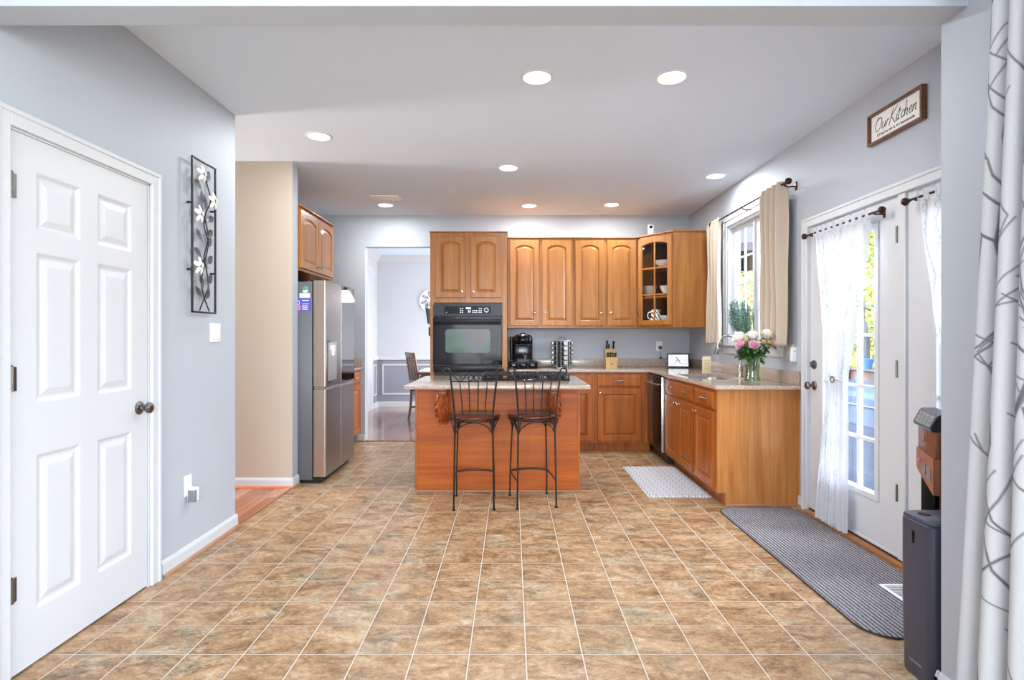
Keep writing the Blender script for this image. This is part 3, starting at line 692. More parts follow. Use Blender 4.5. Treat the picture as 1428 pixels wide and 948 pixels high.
bm = nb(); pl2 = [(A.x-.004, A.y-.02), (B.x-.012, B.y-.022), (XR-.002, B.y-.022), (XR-.002, YB-.002), (A.x-.004, YB-.002)]; slab(bm, 2.41, 2.424, pl2); link('top_moulding', bm, 'maple', t, smooth=False)

# base cabinets, back run
def base_cab(name, lab, x0, y0, rz, w, d, doors, drawers, end=None, grp='cherry base cabinets'):
    t = thing(name, lab, 'cabinet', (x0, y0, 0), rz, grp)
    if name == 'sink_base_cabinet':
        bm = nb()
        for q in ((0, .018, .02, d, .10, .875), (w-.018, w, .02, d, .10, .875), (.018, w-.018, .02, d, .10, .12), (.018, w-.018, d-.012, d, .12, .66), (0, w, 0, .02, .10, .875)): box(bm, *q)
        link('body', bm, 'cherry', t, smooth=False); bm = nb(); box(bm, 0.001, w-.001, .07, d, 0, .10); link('toe_kick', bm, 'cherry', t, smooth=False)
    else: carcass(t, w, d, .10, .875, 'cherry', True)
    for a, b, k in doors: cab_door(t, a, b, .125, .698, 0, (k, .655) if k else None)
    for a, b in drawers: drawer(t, a, b, .722, .850)
    return t
BY = 6.012; BD = YB-BY-.002
base_cab('base_cabinet', 'cherry base cabinet behind the island, right of the tall oven cabinet', -.053, BY, 0, .966, BD, [(.03, .478, .44), (.492, .938, .53)], [(.03, .478), (.492, .938)])
base_cab('base_cabinet', 'cherry base cabinet with one door and drawer under the knife block', .915, BY, 0, .617, BD, [(.028, .504, .055)], [(.028, .504)])
# right run, fronts facing -X
FX = 1.533; RD = XR-FX-.002
tA = base_cab('sink_base_cabinet', 'cherry base cabinet with two doors and two drawers below the sink', FX, 5.418, -pi/2, .858, RD, [(.012, .412, .375), (.436, .828, .475)], [(.012, .412), (.436, .828)])
tB = base_cab('base_cabinet', 'cherry base cabinet at the end of the counter beside the french door', FX, 4.556, -pi/2, .452, RD, [(.014, .434, .05)], [(.014, .434)])
bm = nb(); box(bm, .452, .472, -.0, RD, .10, .875); box(bm, .452, .472, .065, RD, 0, .10); link('end_panel', bm, 'maple_side', tB, smooth=False)
bm = nb(); box(bm, .472, .480, .07, RD, 0, .016, .003); link('shoe_moulding', bm, 'shoe_tan', tB)
bm = nb(); box(bm, 0, .617, 0, .012, 0, .016); 
# dishwasher
t = thing('dishwasher', 'dark built-in dishwasher with stainless side trim and bar handle', 'dishwasher', (FX, 6.010, 0), -pi/2)
bm = nb(); box(bm, 0.002, .588, .002, .58, .10, .87); link('body', bm, 'black_plastic', t)
bm = nb(); box(bm, .006, .586, -.046, 0, .12, .868, .004); dd = link('door', bm, 'black_gloss', t)
bm = nb(); box(bm, .578, .588, -.049, -.001, .12, .868, .003); link('door_edge_trim', bm, 'stainless', dd)
bm = nb(); tube(bm, [(.05, -.048, .79), (.05, -.080, .79), (.06, -.086, .79), (.53, -.086, .79), (.54, -.080, .79), (.54, -.048, .79)], .010, 10); link('handle', bm, 'stainless', dd)
bm = nb(); box(bm, .006, .586, .02, .06, 0.004, .10); link('kick_plate', bm, 'black_plastic', t)

# left run behind the fridge, and the cabinets above
LFX = -1.845; LD = LFX-XA-.003
t = base_cab('base_cabinet', 'cherry base cabinet standing beyond the refrigerator by the back wall', LFX, 5.72, pi/2, .895, LD, [(.02, .43, .39), (.46, .87, .50)], [(.02, .43), (.46, .87)])
tt = thing('left_countertop', 'granite countertop beyond the refrigerator by the doorway', 'countertop', (XA, 5.70, .876))
bm = nb(); box(bm, .002, .640, .01, YB-5.70-.002, 0, .030, .008, seg=3); link('slab', bm, 'granite', tt)
bm = nb(); box(bm, .002, .640, YB-5.70-.022, YB-5.70-.002, .030, .135, .002); box(bm, .002, .022, .01, YB-5.70-.022, .030, .135, .002); link('backsplash', bm, 'granite', tt)
t = thing('upper_cabinet', 'deep wall cabinet with two arched doors above the refrigerator', 'cabinet', (LFX, 4.705, 0), pi/2, 'maple upper cabinets with arched doors')
carcass(t, .915, LD, 1.845, 2.398, 'maple'); cab_door(t, .02, .452, 1.868, 2.378, .035, (.42, 1.925), 'maple'); cab_door(t, .463, .895, 1.868, 2.378, .035, (.495, 1.925), 'maple'); crown(t, .915, 2.398, .55)
t = thing('upper_cabinet', 'narrow-looking wall cabinet beyond the refrigerator, set back by the wall', 'cabinet', (-2.125, 5.625, 0), pi/2, 'maple upper cabinets with arched doors')
carcass(t, .70, .322, 1.372, 2.398, 'maple'); cab_door(t, .02, .345, 1.398, 2.378, .035, (.31, 1.545), 'maple'); cab_door(t, .355, .68, 1.398, 2.378, .035, (.39, 1.545), 'maple'); crown(t, .70, 2.398, .32)

# ------------------------------------------------------------------ countertop, splash, sink
ZC0, ZC1 = .876, .906; CX = 1.500; CYN = 4.03; CYB = 5.982
t = thing('countertop', 'L-shaped speckled beige granite countertop with backsplash along two walls', 'countertop', (XR, YB, ZC0))
bm = nb(); ox, oy = -XR, -YB
def cbox(x0, x1, y0, y1): box(bm, x0+ox, x1+ox, y0+oy, y1+oy, 0, .030)
sx0, sx1, sy0, sy1 = 1.590, 2.005, 4.625, 5.345
hole = rrect(sx0, sx1, sy0, sy1, .11, 6); hx0, hx1, hy0, hy1 = 1.530, 2.05, 4.56, 5.41
outer = []
cx_, cy_ = (hx0+hx1)/2, (hy0+hy1)/2
for x, y in hole:
    dx, dy = x-cx_, y-cy_; k = min((hx1-cx_)/abs(dx) if dx else 1e9, (hy1-cy_)/abs(dy) if dy else 1e9); outer.append((cx_+dx*k, cy_+dy*k))
corners = [(hx1, hy1), (hx0, hy1), (hx0, hy0), (hx1, hy0)]
for c in corners:
    i = min(range(len(outer)), key=lambda j: (outer[j][0]-c[0])**2+(outer[j][1]-c[1])**2); outer[i] = c
pt = lambda pl, z: [(x+ox, y+oy, z) for x, y in pl]
loft(bm, [pt(outer, .030), pt(hole, .030), pt(hole, 0), pt(outer, 0)], False, False)
cbox(hx0, XR-.002, CYN+.03, hy0); cbox(hx0, XR-.002, hy1, YB-.002); cbox(hx1, XR-.002, hy0, hy1); cbox(-.053, hx0, CYB+.03, YB-.002)
ed = [(0, .002), (0, .030), (.024, .030), (.0275, .0285), (.030, .025), (.030, .005), (.0275, .0015), (.024, 0)]
def edge(p, q, nrm, mit0=0, mit1=0):
    d = Vector((q[0]-p[0], q[1]-p[1])).normalized(); rings = []
    for (x, y), m in ((p, mit0), (q, mit1)): rings.append([(x+nrm[0]*a+d.x*m*a+ox, y+nrm[1]*a+d.y*m*a+oy, b) for a, b in ed])
    loft(bm, rings)
edge((-.053, CYB+.03), (hx0, CYB+.03), (0, -1), 0, -1); edge((hx0, CYB+.03), (hx0, CYN+.03), (-1, 0), 1, 1); edge((hx0, CYN+.03), (XR-.002, CYN+.03), (0, -1), -1, 0)
link('slab', bm, 'granite', t, smooth=True)
bm = nb(); box(bm, -.053+ox, XR-.002+ox, -.022, -.002, .0302, .132, .003); box(bm, -.022, -.002, CYN+.03+oy, -.022, .0302, .132, .003); link('backsplash', bm, 'granite', t)
t = thing('sink', 'undermount stainless steel sink basin set in the granite counter', 'sink', (1.797, 4.985, 0))
bm = nb(); rg = []
for d, z in ((-.012, .875), (.002, .875), (.006, .860), (.012, .74), (.03, .705), (.10, .70)):
    rg.append([(x-1.797, y-4.985, z) for x, y in rrect(sx0+d, sx1-d, sy0+d, sy1-d, max(.03, .11-d), 6)])
loft(bm, rg, False, True); link('basin', bm, 'stainless', t)
bm = nb(); lathe(bm, [(.045, .7005), (.043, .704), (.03, .7045), (.028, .702), (.004, .702)], (0, 0, 0), 24); link('drain', bm, 'dark_nickel', t)
t = thing('faucet', 'brushed nickel gooseneck faucet arching over the sink', 'faucet', (2.062, 4.94, ZC1))
bm = nb(); lathe(bm, [(.028, 0), (.028, .006), (.022, .012), (.021, .09), (.019, .10), (.014, .11), (.0125, .12)], seg=20)
tube(bm, spline([(0, 0, .11), (0, 0, .22), (-.012, 0, .30), (-.055, 0, .357), (-.11, 0, .372), (-.165, 0, .350), (-.197, 0, .30), (-.208, 0, .262)], 6), .0125, 12); link('spout', bm, 'nickel', t)
bm = nb(); lathe(bm, [(.0135, 0), (.017, .01), (.018, .06), (.016, .066), (.004, .066)], (-.206, 0, .268), 16, (-.16, 0, -1)); link('spray_head', bm, 'dark_nickel', t)
bm = nb(); lathe(bm, [(.015, 0), (.015, .025), (.008, .03)], (0, -.018, .065), 14, (0, -1, 0)); tube(bm, [(0, -.042, .065), (-.01, -.075, .085), (-.015, -.11, .10)], .006, 8, rr=[.008, .006, .005]); link('lever', bm, 'nickel', t)

# ------------------------------------------------------------------ island
t = thing('kitchen_island', 'cherry island base with carved corbels beneath the granite top', 'island', (-.118, 4.47, 0)); IS = t
bm = nb(); box(bm, -.655, .655, .02, .59, .03, .875); box(bm, -.63, .63, .05, .56, 0, .03); link('body', bm, 'cherry', t, smooth=False)
bm = nb(); box(bm, -.655, .655, 0, .019, .016, .8755); link('front_panel', bm, 'cherry_panel', t, smooth=False)
for s in (-1, 1):
    bm = nb(); X = sorted((s*.655, s*.674)); box(bm, X[0], X[1], -.003, .59, .0, .8755, .002); link('corner_post', bm, 'cherry', t, smooth=False)
bm = nb(); box(bm, -.676, .676, -.013, -.0005, 0, .016, .004); link('shoe_moulding', bm, 'shoe_tan', t)
def corbel(x):
    bm = nb()
    box(bm, x-.048, x+.048, -.245, -.0005, .840, .8752, .006); box(bm, x-.042, x+.042, -.235, -.0005, .822, .840, .004)
    cl = spline([(x, -.175, .80), (x, -.178, .75), (x, -.150, .69), (x, -.100, .64), (x, -.065, .60), (x, -.058, .575)], 6)
    rr = [.048+.010*sin(i/(len(cl)-1)*pi) - .026*(i/(len(cl)-1)) for i in range(len(cl))]
    tube(bm, [(x, -.170, .824)]+cl, .04, 14, rr=[.046]+rr)
    loft(bm, [[(x+sx, y, z) for y, z in ((-.001, .822), (-.16, .822), (-.16, .74), (-.09, .63), (-.04, .575), (-.001, .560))] for sx in (-.030, .030)])
    o = link('corbel', bm, 'cherry_carved', t)
    bm = nb()
    for s in (-1, 1):       # acanthus leaves and scroll
        for k, (y, z, l) in enumerate(((-.205, .80, .075), (-.19, .745, .07), (-.15, .695, .06))):
            tube(bm, spline([(x+s*.012, y-.012, z), (x+s*.034, y-.008, z-l*.35), (x+s*.050, y+.016, z-l*.8), (x+s*.040, y+.03, z-l)], 4), .012, 8, rr=None, flat=.6)
        sp_ = [(x+s*(.046+.004*k/18), -.165+(.030-.0013*k)*cos(k*.62), .775+(.030-.0013*k)*sin(k*.62)) for k in range(19)]
        tube(bm, sp_, .006, 6)
        lathe(bm, [(.02, 0), (.022, .006), (.012, .010), (.004, .011)], (x+s*.030, -.075, .595), 14, (s, 0, 0))
    tube(bm, spline([(x, -.222, .81), (x, -.232, .76), (x, -.205, .70), (x, -.155, .64), (x, -.12, .60)], 5), .011, 8)
    for k in range(5): ball(bm, (x-.022+.011*k, -.115+.004*abs(k-2), .585-.004*abs(k-2)), .012, 8)
    link('carved_leaf', bm, 'cherry_carved', o)
corbel(-.435); corbel(.451)
t = thing('island_countertop', 'speckled beige granite slab overhanging the kitchen island', 'countertop', (-.109, 4.06, ZC0))
bm = nb(); loft(bm, [[(x, y, z) for x, y in rrect(-.696+d, .696-d, d, 1.02-d, .02, 4)] for d, z in ((.005, 0), (.0015, .0015), (0, .005), (0, .025), (.0015, .0285), (.005, .030))]); link('slab', bm, 'granite', t)
# cooktop
t = thing('cooktop', 'black gas cooktop with iron grates set in the island', 'cooktop', (.112, 4.755, ZC1))
bm = nb(); loft(bm, [[(x, y, z) for x, y in rrect(-.372+d, .372-d, -.245+d, .245-d, .025, 4)] for d, z in ((0, 0), (.002, .006), (.010, .010))]); link('tray', bm, 'black_gloss', t)
for (bx, by) in ((-.245, -.115), (-.245, .115), (0, .0), (.245, -.115), (.245, .115)):
    bm = nb(); lathe(bm, [(.05, .010), (.05, .018), (.036, .020), (.036, .027), (.004, .029)], (bx, by, 0), 18); link('burner', bm, 'grate_iron', t)
for gx in (-.245, 0, .245):
    bm = nb(); z = .043
    for y in (-.22, -.11, 0, .11, .22): tube(bm, [(gx-.112, y, z), (gx+.112, y, z)], .0055, 6)
    for x in (-.112, 0, .112): tube(bm, [(gx+x, -.22, z), (gx+x, .22, z)], .0055, 6)
    for x in (-.112, .112):
        for y in (-.22, .22): cyl(bm, (gx+x, y, .010), (gx+x, y, z+.004), .007, 8)
    for y in (-.115, .115):
        for a in range(4):
            c, s = cos(a*pi/2+pi/4), sin(a*pi/2+pi/4); tube(bm, [(gx+.02*c, y+.02*s, z+.004), (gx+.075*c, y+.075*s, z+.004)], .0045, 6)
    link('grate', bm, 'grate_iron', t)
for k in range(5):
    bm = nb(); lathe(bm, [(.018, .010), (.018, .022), (.015, .028), (.004, .029)], (.335, -.16+.08*k, 0), 14); link('burner_knob', bm, 'black_plastic', t)

# ------------------------------------------------------------------ refrigerator
FR = thing('refrigerator', 'dark stainless four door refrigerator with a water dispenser', 'refrigerator', (-1.61, 4.722, 0), pi/2)
w = .858; ht = 1.757
bm = nb(); box(bm, 0, w, .118, .80, .03, ht-.012, .006); link('body', bm, 'fridge_side', FR)
def fdoor(name, x0, x1, z0, z1, mat='dark_stainless'):
    bm = nb(); box(bm, x0, x1, .008, .108, z0, z1, .004); o = link(name, bm, 'fridge_edge', FR, smooth=False)
    bm = nb(); box(bm, x0+.003, x1-.003, 0, .009, z0+.003, z1-.003, .003); link('door_skin', bm, mat, o, smooth=False); return o
zs_ = .815
d1 = fdoor('door', .002, w/2-.002, zs_+.018, ht); d2 = fdoor('door', w/2+.002, w-.002, zs_+.018, ht)
bm = nb(); box(bm, w/2+.008, w-.008, -.003, 0, zs_+.03, ht-.006, .001); link('glass_front', bm, 'fridge_glass', d2, smooth=False)
fdoor('door', .002, w/2-.002, .055, zs_-.002); fdoor('door', w/2+.002, w-.002, .055, zs_-.002)
bm = nb(); box(bm, .004, w-.004, .012, .10, zs_, zs_+.016); link('handle_channel', bm, 'stainless', FR)
bm = nb(); box(bm, .030, .300, -.003, .001, .858, 1.235, .003); dp = link('dispenser_frame', bm, 'dark_stainless', d1)
bm = nb(); box(bm, .060, .285, -.0045, -.002, .880, 1.215, .001); link('dispenser_recess', bm, 'zinc', dp, smooth=False)
bm = nb(); box(bm, .10, .24, -.006, -.004, 1.15, 1.195); box(bm, .145, .195, -.02, -.004, 1.10, 1.15, .003); link('dispenser_paddle', bm, 'white_plastic', dp)
bm = nb(); box(bm, .02, .10, .03, .10, ht, ht+.014, .003); box(bm, .005, .12, .06, .14, ht-.012, ht+.006, .002); box(bm, w-.12, w-.005, .03, .14, ht-.006, ht+.010, .002); link('hinge_cover', bm, 'black_plastic', FR)
bm = nb(); box(bm, .02, w-.02, .05, .75, 0.0, .05); link('base_grille', bm, 'black_plastic', FR)
bm = nb(); box(bm, .20, .215, -.0015, 0, 1.63, 1.645); link('badge', bm, 'white_plastic', d1)
# magnets on the fridge's side
yf = 4.722
t = thing('fridge_flyer', 'blue and pink printed flyer on the side of the refrigerator', 'flyer', (-1.80, yf-.002, 1.55))
bm = nb(); box(bm, -.075, .058, -.001, .0015, -.055, .055); link('sheet', bm, 'ink_blue', t)
bm = nb(); box(bm, -.073, -.025, -.002, -.001, -.052, -.012); link('picture', bm, 'ink_pink', t)
bm = nb(); box(bm, -.012, .046, -.002, -.001, .028, .036); box(bm, -.012, .046, -.002, -.001, .0, .003)
for k in range(5): box(bm, -.012, .04-.004*(k % 2), -.002, -.001, -.012-k*.009, -.009-k*.009)
tube(bm, [(-.05+.016*cos(a*pi/6), -.0015, .012+.02*sin(a*pi/6)) for a in range(12)], .003, 6, True); link('printing', bm, 'petal_white', t)
t = thing('fridge_note', 'small white note above the blue flyer on the refrigerator', 'note', (-1.79, yf-.002, 1.625))
bm = nb(); box(bm, -.045, .045, -.001, .0015, -.02, .02); link('sheet', bm, 'paper', t)
bm = nb()
for k in range(2): box(bm, -.035, .03, -.0016, -.0009, .008-k*.011, .010-k*.011)
link('printing', bm, 'grey_plastic', t)
t = thing('fridge_magnet', 'green and white magnet at the top of the refrigerator side', 'magnet', (-1.785, yf-.002, 1.675))
bm = nb(); ball(bm, (0, -.003, .008), .026, 14, (1.15, .18, .8)); link('top', bm, 'green_enamel', t)
bm = nb(); ball(bm, (0, -.003, -.012), .026, 14, (1.0, .16, .55)); link('face', bm, 'ceramic', t)

# ------------------------------------------------------------------ bar stools
def make_stool():
    t = thing('bar_stool', 'x', 'bar stool', (0, 0, 0), 0, 'wrought iron bar stools at the island')
    bm = nb(); lathe(bm, [(.004, .650), (.15, .650), (.185, .655), (.196, .665), (.196, .672), (.190, .681), (.16, .685), (.14, .682), (.004, .680)], seg=40); link('seat', bm, 'dark_cherry', t)
    zt = 1.015
    def post(s): return [(s*.147, -.178, .004), (s*.144, -.176, .20), (s*.139, -.168, .55), (s*.138, -.176, .66), (s*.150, -.195, .82), (s*.166, -.212, .955)]
    for s in (-1, 1):
        bm = nb(); pts = post(s)
        cc_ = [(.030*(1-.06*q)*cos(pi-.55*q), .030*(1-.06*q)*sin(pi-.55*q)) for q in range(0, 10)]
        curl = [(s*.1685, -.215, .99)]+[(s*(.1985+dx), -.213+.002*q, 1.012+dz) for q, (dx, dz) in enumerate(cc_)]
        tube(bm, spline(pts+curl, 5), .0068, 8); lathe(bm, [(.013, 0), (.013, .006), (.008, .010)], (s*.147, -.178, 0), 12); link('leg', bm, 'wrought_iron', t)
        bm = nb(); tube(bm, spline([(s*.150, .178, .004), (s*.148, .172, .20), (s*.138, .150, .50), (s*.132, .140, .652)], 6), .0060, 8); lathe(bm, [(.013, 0), (.013, .006), (.008, .010)], (s*.150, .178, 0), 12); link('leg', bm, 'wrought_iron', t)
    bm = nb(); tube(bm, [(-.1475, .172, .20), (-.08, .190, .204), (0, .196, .206), (.08, .190, .204), (.1475, .172, .20)], .0062, 8, flat=1.3); link('footrest', bm, 'wrought_iron', t)
    for s in (-1, 1): bm = nb(); tube(bm, [(s*.1475, .172, .20), (s*.150, 0, .20), (s*.144, -.176, .20)], .0055, 8); link('stretcher', bm, 'wrought_iron', t)
    bm = nb()
    tube(bm, [(.185*cos(a*pi/16), .185*sin(a*pi/16), .645) for a in range(32)], .006, 6, True)
    link('seat_ring', bm, 'wrought_iron', t)
    bm = nb()
    L = {(-1, -1): (-.139, -.168), (1, -1): (.139, -.168), (-1, 1): (-.136, .148), (1, 1): (.136, .148)}
    for a, b in (((-1, -1), (1, -1)), ((1, -1), (1, 1)), ((1, 1), (-1, 1)), ((-1, 1), (-1, -1))):
        p, q = L[a], L[b]; pts = []
        for k in range(13):
            u = k/12; h = .545+.095*(1-(2*u-1)**2)**.6; ou = 1+.10*(1-(2*u-1)**2)
            pts.append(((p[0]+(q[0]-p[0])*u)*ou if abs(p[0]-q[0]) < .01 else p[0]+(q[0]-p[0])*u, (p[1]+(q[1]-p[1])*u)*ou if abs(p[1]-q[1]) < .01 else p[1]+(q[1]-p[1])*u, h))
        tube(bm, pts, .0055, 6)
    for (sx, sy), (x, y) in L.items():
        tube(bm, spline([(x, y, .545), (x*1.10, y*.86, .60), (x*1.27, y*.55, .645)], 5), .005, 6); tube(bm, spline([(x, y, .56), (x*.92, y*1.03, .60), (x*.86, y*1.02, .648)], 5), .005, 6)
    link('brace', bm, 'wrought_iron', t)
    # back: arc rail, scrolls, spindles
    def arc(u, z): # u -1..1
        hw = .138+(.166-.138)*(z-.66)/(.955-.66); y = -.176-(z-.66)/(.955-.66)*.036
        return (u*hw, y-.018*(1-u*u), z)
    bm = nb(); tube(bm, [arc(u/6, .945) for u in range(-6, 7)], .0055, 6); tube(bm, [arc(u/6, .700) for u in range(-6, 7)], .0055, 6); link('back_rail', bm, 'wrought_iron', t)
    for u in (-.60, -.21, .21, .60):
        bm = nb(); tube(bm, [arc(u, .945), arc(u*.98, .86), arc(u*.96, .80), arc(u*.97, .70)], .0045, 6); link('spindle', bm, 'wrought_iron', t)
    bm = nb()
    for s in (-1, 1):
        P = [(.97, 1.004), (.84, .985), (.70, .955), (.56, .948), (.42, .966), (.30, .996), (.18, 1.006), (.07, .994), (.02, .972), (.08, .953), (.19, .953), (.24, .972), (.18, .984)]
        tube(bm, spline([arc(s*u, z) for u, z in P], 5), .0048, 6)
        tube(bm, spline([arc(s*u, z) for u, z in ((1.0, 1.0), (.80, 1.002), (.62, .992), (.52, .975), (.60, .962))], 4), .004, 6)
    link('back_scroll', bm, 'wrought_iron', t)
    return t
ST = make_stool(); ST.location = (-.285, 4.172, 0); ST.rotation_euler = (0, 0, radians(2)); ST['label'] = 'left bar stool with scrolled iron back and round cherry seat'
dup(ST, (.158, 4.215, 0), radians(8.5), 'right bar stool, turned slightly, nearer the cooktop side')

# ------------------------------------------------------------------ small things on the back counter
ZT = ZC1
# coffee maker on a pod drawer
t = thing('pod_drawer', 'black three-front coffee pod drawer under the coffee maker', 'drawer box', (.128, 6.36, ZT))
bm = nb(); box(bm, -.168, .168, -.15, .18, .006, .078, .005); link('box', bm, 'black_plastic', t)
bm = nb()
for k in (-1, 0, 1): box(bm, k*.107-.050, k*.107+.050, -.154, -.149, .012, .072, .002)
f_ = link('drawer_front', bm, 'black_gloss', t)
bm = nb()
for k in (-1, 0, 1): tube(bm, [(k*.107-.020, -.154, .040), (k*.107-.016, -.164, .040), (k*.107+.016, -.164, .040), (k*.107+.020, -.154, .040)], .0042, 8)
link('pull', bm, 'chrome', f_)
bm = nb()
for x in (-.14, .14):
    for y in (-.12, .15): cyl(bm, (x, y, 0), (x, y, .007), .012, 10)
link('foot', bm, 'black_plastic', t)
t = thing('coffee_maker', 'black single-cup coffee maker standing on the pod drawer', 'coffee maker', (.128, 6.36, ZT+.0785))
bm = nb(); loft(bm, [[(x, y, z) for x, y in rrect(-.112+d, .112-d, -.03+e, .16-d, .045, 5)] for d, e, z in ((.008, .0, .0), (.002, .0, .01), (.0, .0, .20), (.0, -.05, .24), (.006, -.05, .285), (.03, -.03, .305), (.05, 0, .310))]); bd = link('body', bm, 'black_plastic', t)
bm = nb(); loft(bm, [[(x, y, z) for x, y in rrect(-.100, .100, -.115, .0, .04, 5)] for z in (0, .022)]); link('drip_tray', bm, 'black_plastic', t)
bm = nb(); loft(bm, [[(x, y, z) for x, y in rrect(-.072+d, .072-d, -.115+d, .0, .05, 5)] for d, z in ((.012, .195), (0, .215), (0, .275), (.01, .295))]); hd = link('brew_head', bm, 'black_gloss', t)
bm = nb(); tube(bm, [(.066*cos(a), -.045+.052*sin(a), .298) for a in [k*pi/10 for k in range(20)]], .006, 8, True); box(bm, -.025, .025, -.112, -.09, .296, .312, .004); link('chrome_ring', bm, 'chrome', hd)
bm = nb(); box(bm, -.035, .035, -.03, .05, .31, .330, .008); link('handle', bm, 'black_plastic', hd)
bm = nb(); loft(bm, [[(x, y, z) for x, y in rrect(-.150, -.113, .0, .13, .015, 4)] for z in (.02, .285)]); link('water_tank', bm, 'black_gloss', t)
bm = nb(); box(bm, -.095, .095, -.034, -.030, .03, .19, .001); link('front_plate', bm, 'tablet_dark', bd)
bm = nb(); lathe(bm, [(.022, .0), (.026, .05), (.024, .052), (.004, .052)], (.02, -.075, .0225), 16); link('drip_cup', bm, 'dark_nickel', t)
bm = nb(); tube(bm, spline([(.245, 6.50, ZT+.008), (.34, 6.46, ZT+.006), (.42, 6.50, ZT+.007), (.50, 6.54, ZT+.02), (.54, 6.60, ZT+.03)], 6), .004, 8); tag(link('appliance_cable', bm, 'black_plastic'), 'black cord lying on the counter between coffee maker and spice rack', 'cord')

# spice rack with jars
SRX, SRY = .586, 6.40
t = thing('spice_rack', 'revolving metal spice rack tower on the back counter', 'spice rack', (SRX, SRY, ZT), radians(14))
bm = nb(); lathe(bm, [(.120, 0), (.120, .010), (.09, .018), (.004, .018)], seg=28); link('base', bm, 'chrome', t)
bm = nb()
for a in range(4):
    c, s = cos(a*pi/2), sin(a*pi/2)
    P = lambda u, v, z: (u*c-v*s, u*s+v*c, z)
    for v in (-.040, .040): loft(bm, [[P(.074, v-.004, z), P(.082, v-.004, z), P(.082, v+.004, z), P(.074, v+.004, z)] for z in (.018, .315)])
    for k in range(6): z = .028+k*.055; loft(bm, [[P(.074, v, z-.002), P(.082, v, z-.002), P(.082, v, z+.002), P(.074, v, z+.002)] for v in (-.040, .040)])
box(bm, -.082, .082, -.082, .082, .312, .320, .002); link('frame', bm, 'stainless', t)
bm = nb(); box(bm, -.062, .062, -.062, .062, .018, .312); link('core', bm, 'black_plastic', t)
bm = nb(); tube(bm, spline([(-.05, 0, .32), (-.04, 0, .345), (0, 0, .360), (.04, 0, .345), (.05, 0, .32)], 5), .004, 8); link('handle', bm, 'dark_nickel', t)
def jar():
    t = thing('spice_jar', 'x', 'jar', (0, 0, 0), 0, 'spice jars in the revolving rack')
    bm = nb(); lathe(bm, [(.018, 0), (.020, .004), (.020, .045), (.017, .050)], (0, 0, 0), 14, (1, 0, 0)); link('jar_body', bm, 'black_plastic', t)
    bm = nb(); lathe(bm, [(.023, .044), (.025, .048), (.025, .060), (.022, .064), (.004, .0635)], (0, 0, 0), 14, (1, 0, 0)); link('lid', bm, 'zinc', t)
    return t
J = jar(); first = True
names = ['top', 'second', 'middle', 'fourth', 'lowest']
faces_ = {0: 'right-hand side', 3: 'front', 2: 'left-hand side'}
for a in (3, 2, 0):
    for k in range(5):
        an = radians(14)+a*pi/2; z = ZT+.285-k*.055; r = .066
        x, y = SRX+r*cos(an), SRY+r*sin(an); lab = f'{names[k]} spice jar with metal lid on the {faces_[a]} of the spice rack'
        if first: J.location = (x, y, z); J.rotation_euler = (0, 0, an); J['label'] = lab; first = False
        else: dup(J, (x, y, z), an, lab)

# knife block and knives
KX, KY = 1.15, 6.38
t = thing('knife_block', 'light wooden knife block on the back counter', 'knife block', (KX, KY, ZT))
bm = nb(); loft(bm, [[(x, y, z) for y, z in ((-.075, 0), (.085, 0), (.085, .20), (.030, .225), (-.055, .125), (-.075, .095))] for x in (-.065, .065)]); link('block', bm, 'block_wood', t, smooth=False)
bm = nb(); box(bm, -.010, .010, -.0765, -.0745, .040, .055); link('stamp', bm, 'sign_wood', t)
def knife(nm, x, y, z, ln, r, lab, tilt):
    t = thing(nm, lab, 'knife', (x, y, z), 0, 'knives in the wooden block')
    bm = nb(); d = Vector((0, -sin(tilt), cos(tilt)))
    pts = [d*(ln*q) for q in (.0, .15, .5, .85, 1.0)]; tube(bm, pts, r, 10, rr=[r*.85, r, r*.85, r*1.15, r*.8]); link('handle', bm, 'black_plastic', t)
    bm = nb(); tube(bm, [d*(-.022), d*.004], r*.9, 8, flat=.5); link('bolster', bm, 'chrome', t)
    bm = nb(); ball(bm, d*(ln*.98)+Vector((0, -r*.7, 0)), r*.55, 8); link('rivet', bm, 'chrome', t)
up_ = [('large chef knife, leftmost handle of the knife block', -.040, .02, .225, .105, .012), ('long carving knife beside the chef knife at the back of the block', -.014, .035, .224, .060, .010), ('tall bread knife, rightmost upper handle of the knife block', .036, .02, .225, .100, .012)]
for l, x, y, z, ln, r in up_: knife('kitchen_knife', KX+x, KY+y, ZT+z, ln, r, l, .35)
ords = ['first', 'second', 'third', 'fourth', 'fifth', 'last']
for k in range(6): knife('steak_knife', KX-.050+.020*k, KY-.050, ZT+.130, .062, .0086, f'{ords[k]} steak knife from the left in the block front row', .55)

# tablet and its picture
TX, TY = 1.955, 6.42
t = thing('smart_display', 'black framed tablet display showing a dark bird picture', 'display', (TX, TY, ZT), radians(-14))
bm = nb(); R = Matrix.Rotation(radians(-16), 4, 'X')
loft(bm, [[R @ Vector((x, y, z)) for x, z in rrect(-.128, .128, .004, .172, .012, 4)] for y in (0, .012)]); sh = link('bezel', bm, 'tablet_dark', t, smooth=False)
n = NT('screen_picture'); sp = n.n('SeparateXYZ', {'Vector': n.obj()}); nz = n.noise(n.mapv(n.obj(), (14, 1, 18)), 1, 3)
n.base((.02, .02, .02, 1)); n.p(Roughness=.15, Emission_Color=n.ramp(nz, [(.35, srgb(190, 196, 206)), (.65, srgb(226, 228, 232))]), Emission_Strength=.9); M['screen_picture'] = n.m
bm = nb(); loft(bm, [[R @ Vector((x, y, z)) for x, z in ((-.112, .018), (.112, .018), (.112, .158), (-.112, .158))] for y in (-.0008, .0006)]); sc_ = link('screen', bm, 'screen_picture', sh, smooth=False)
bm = nb()
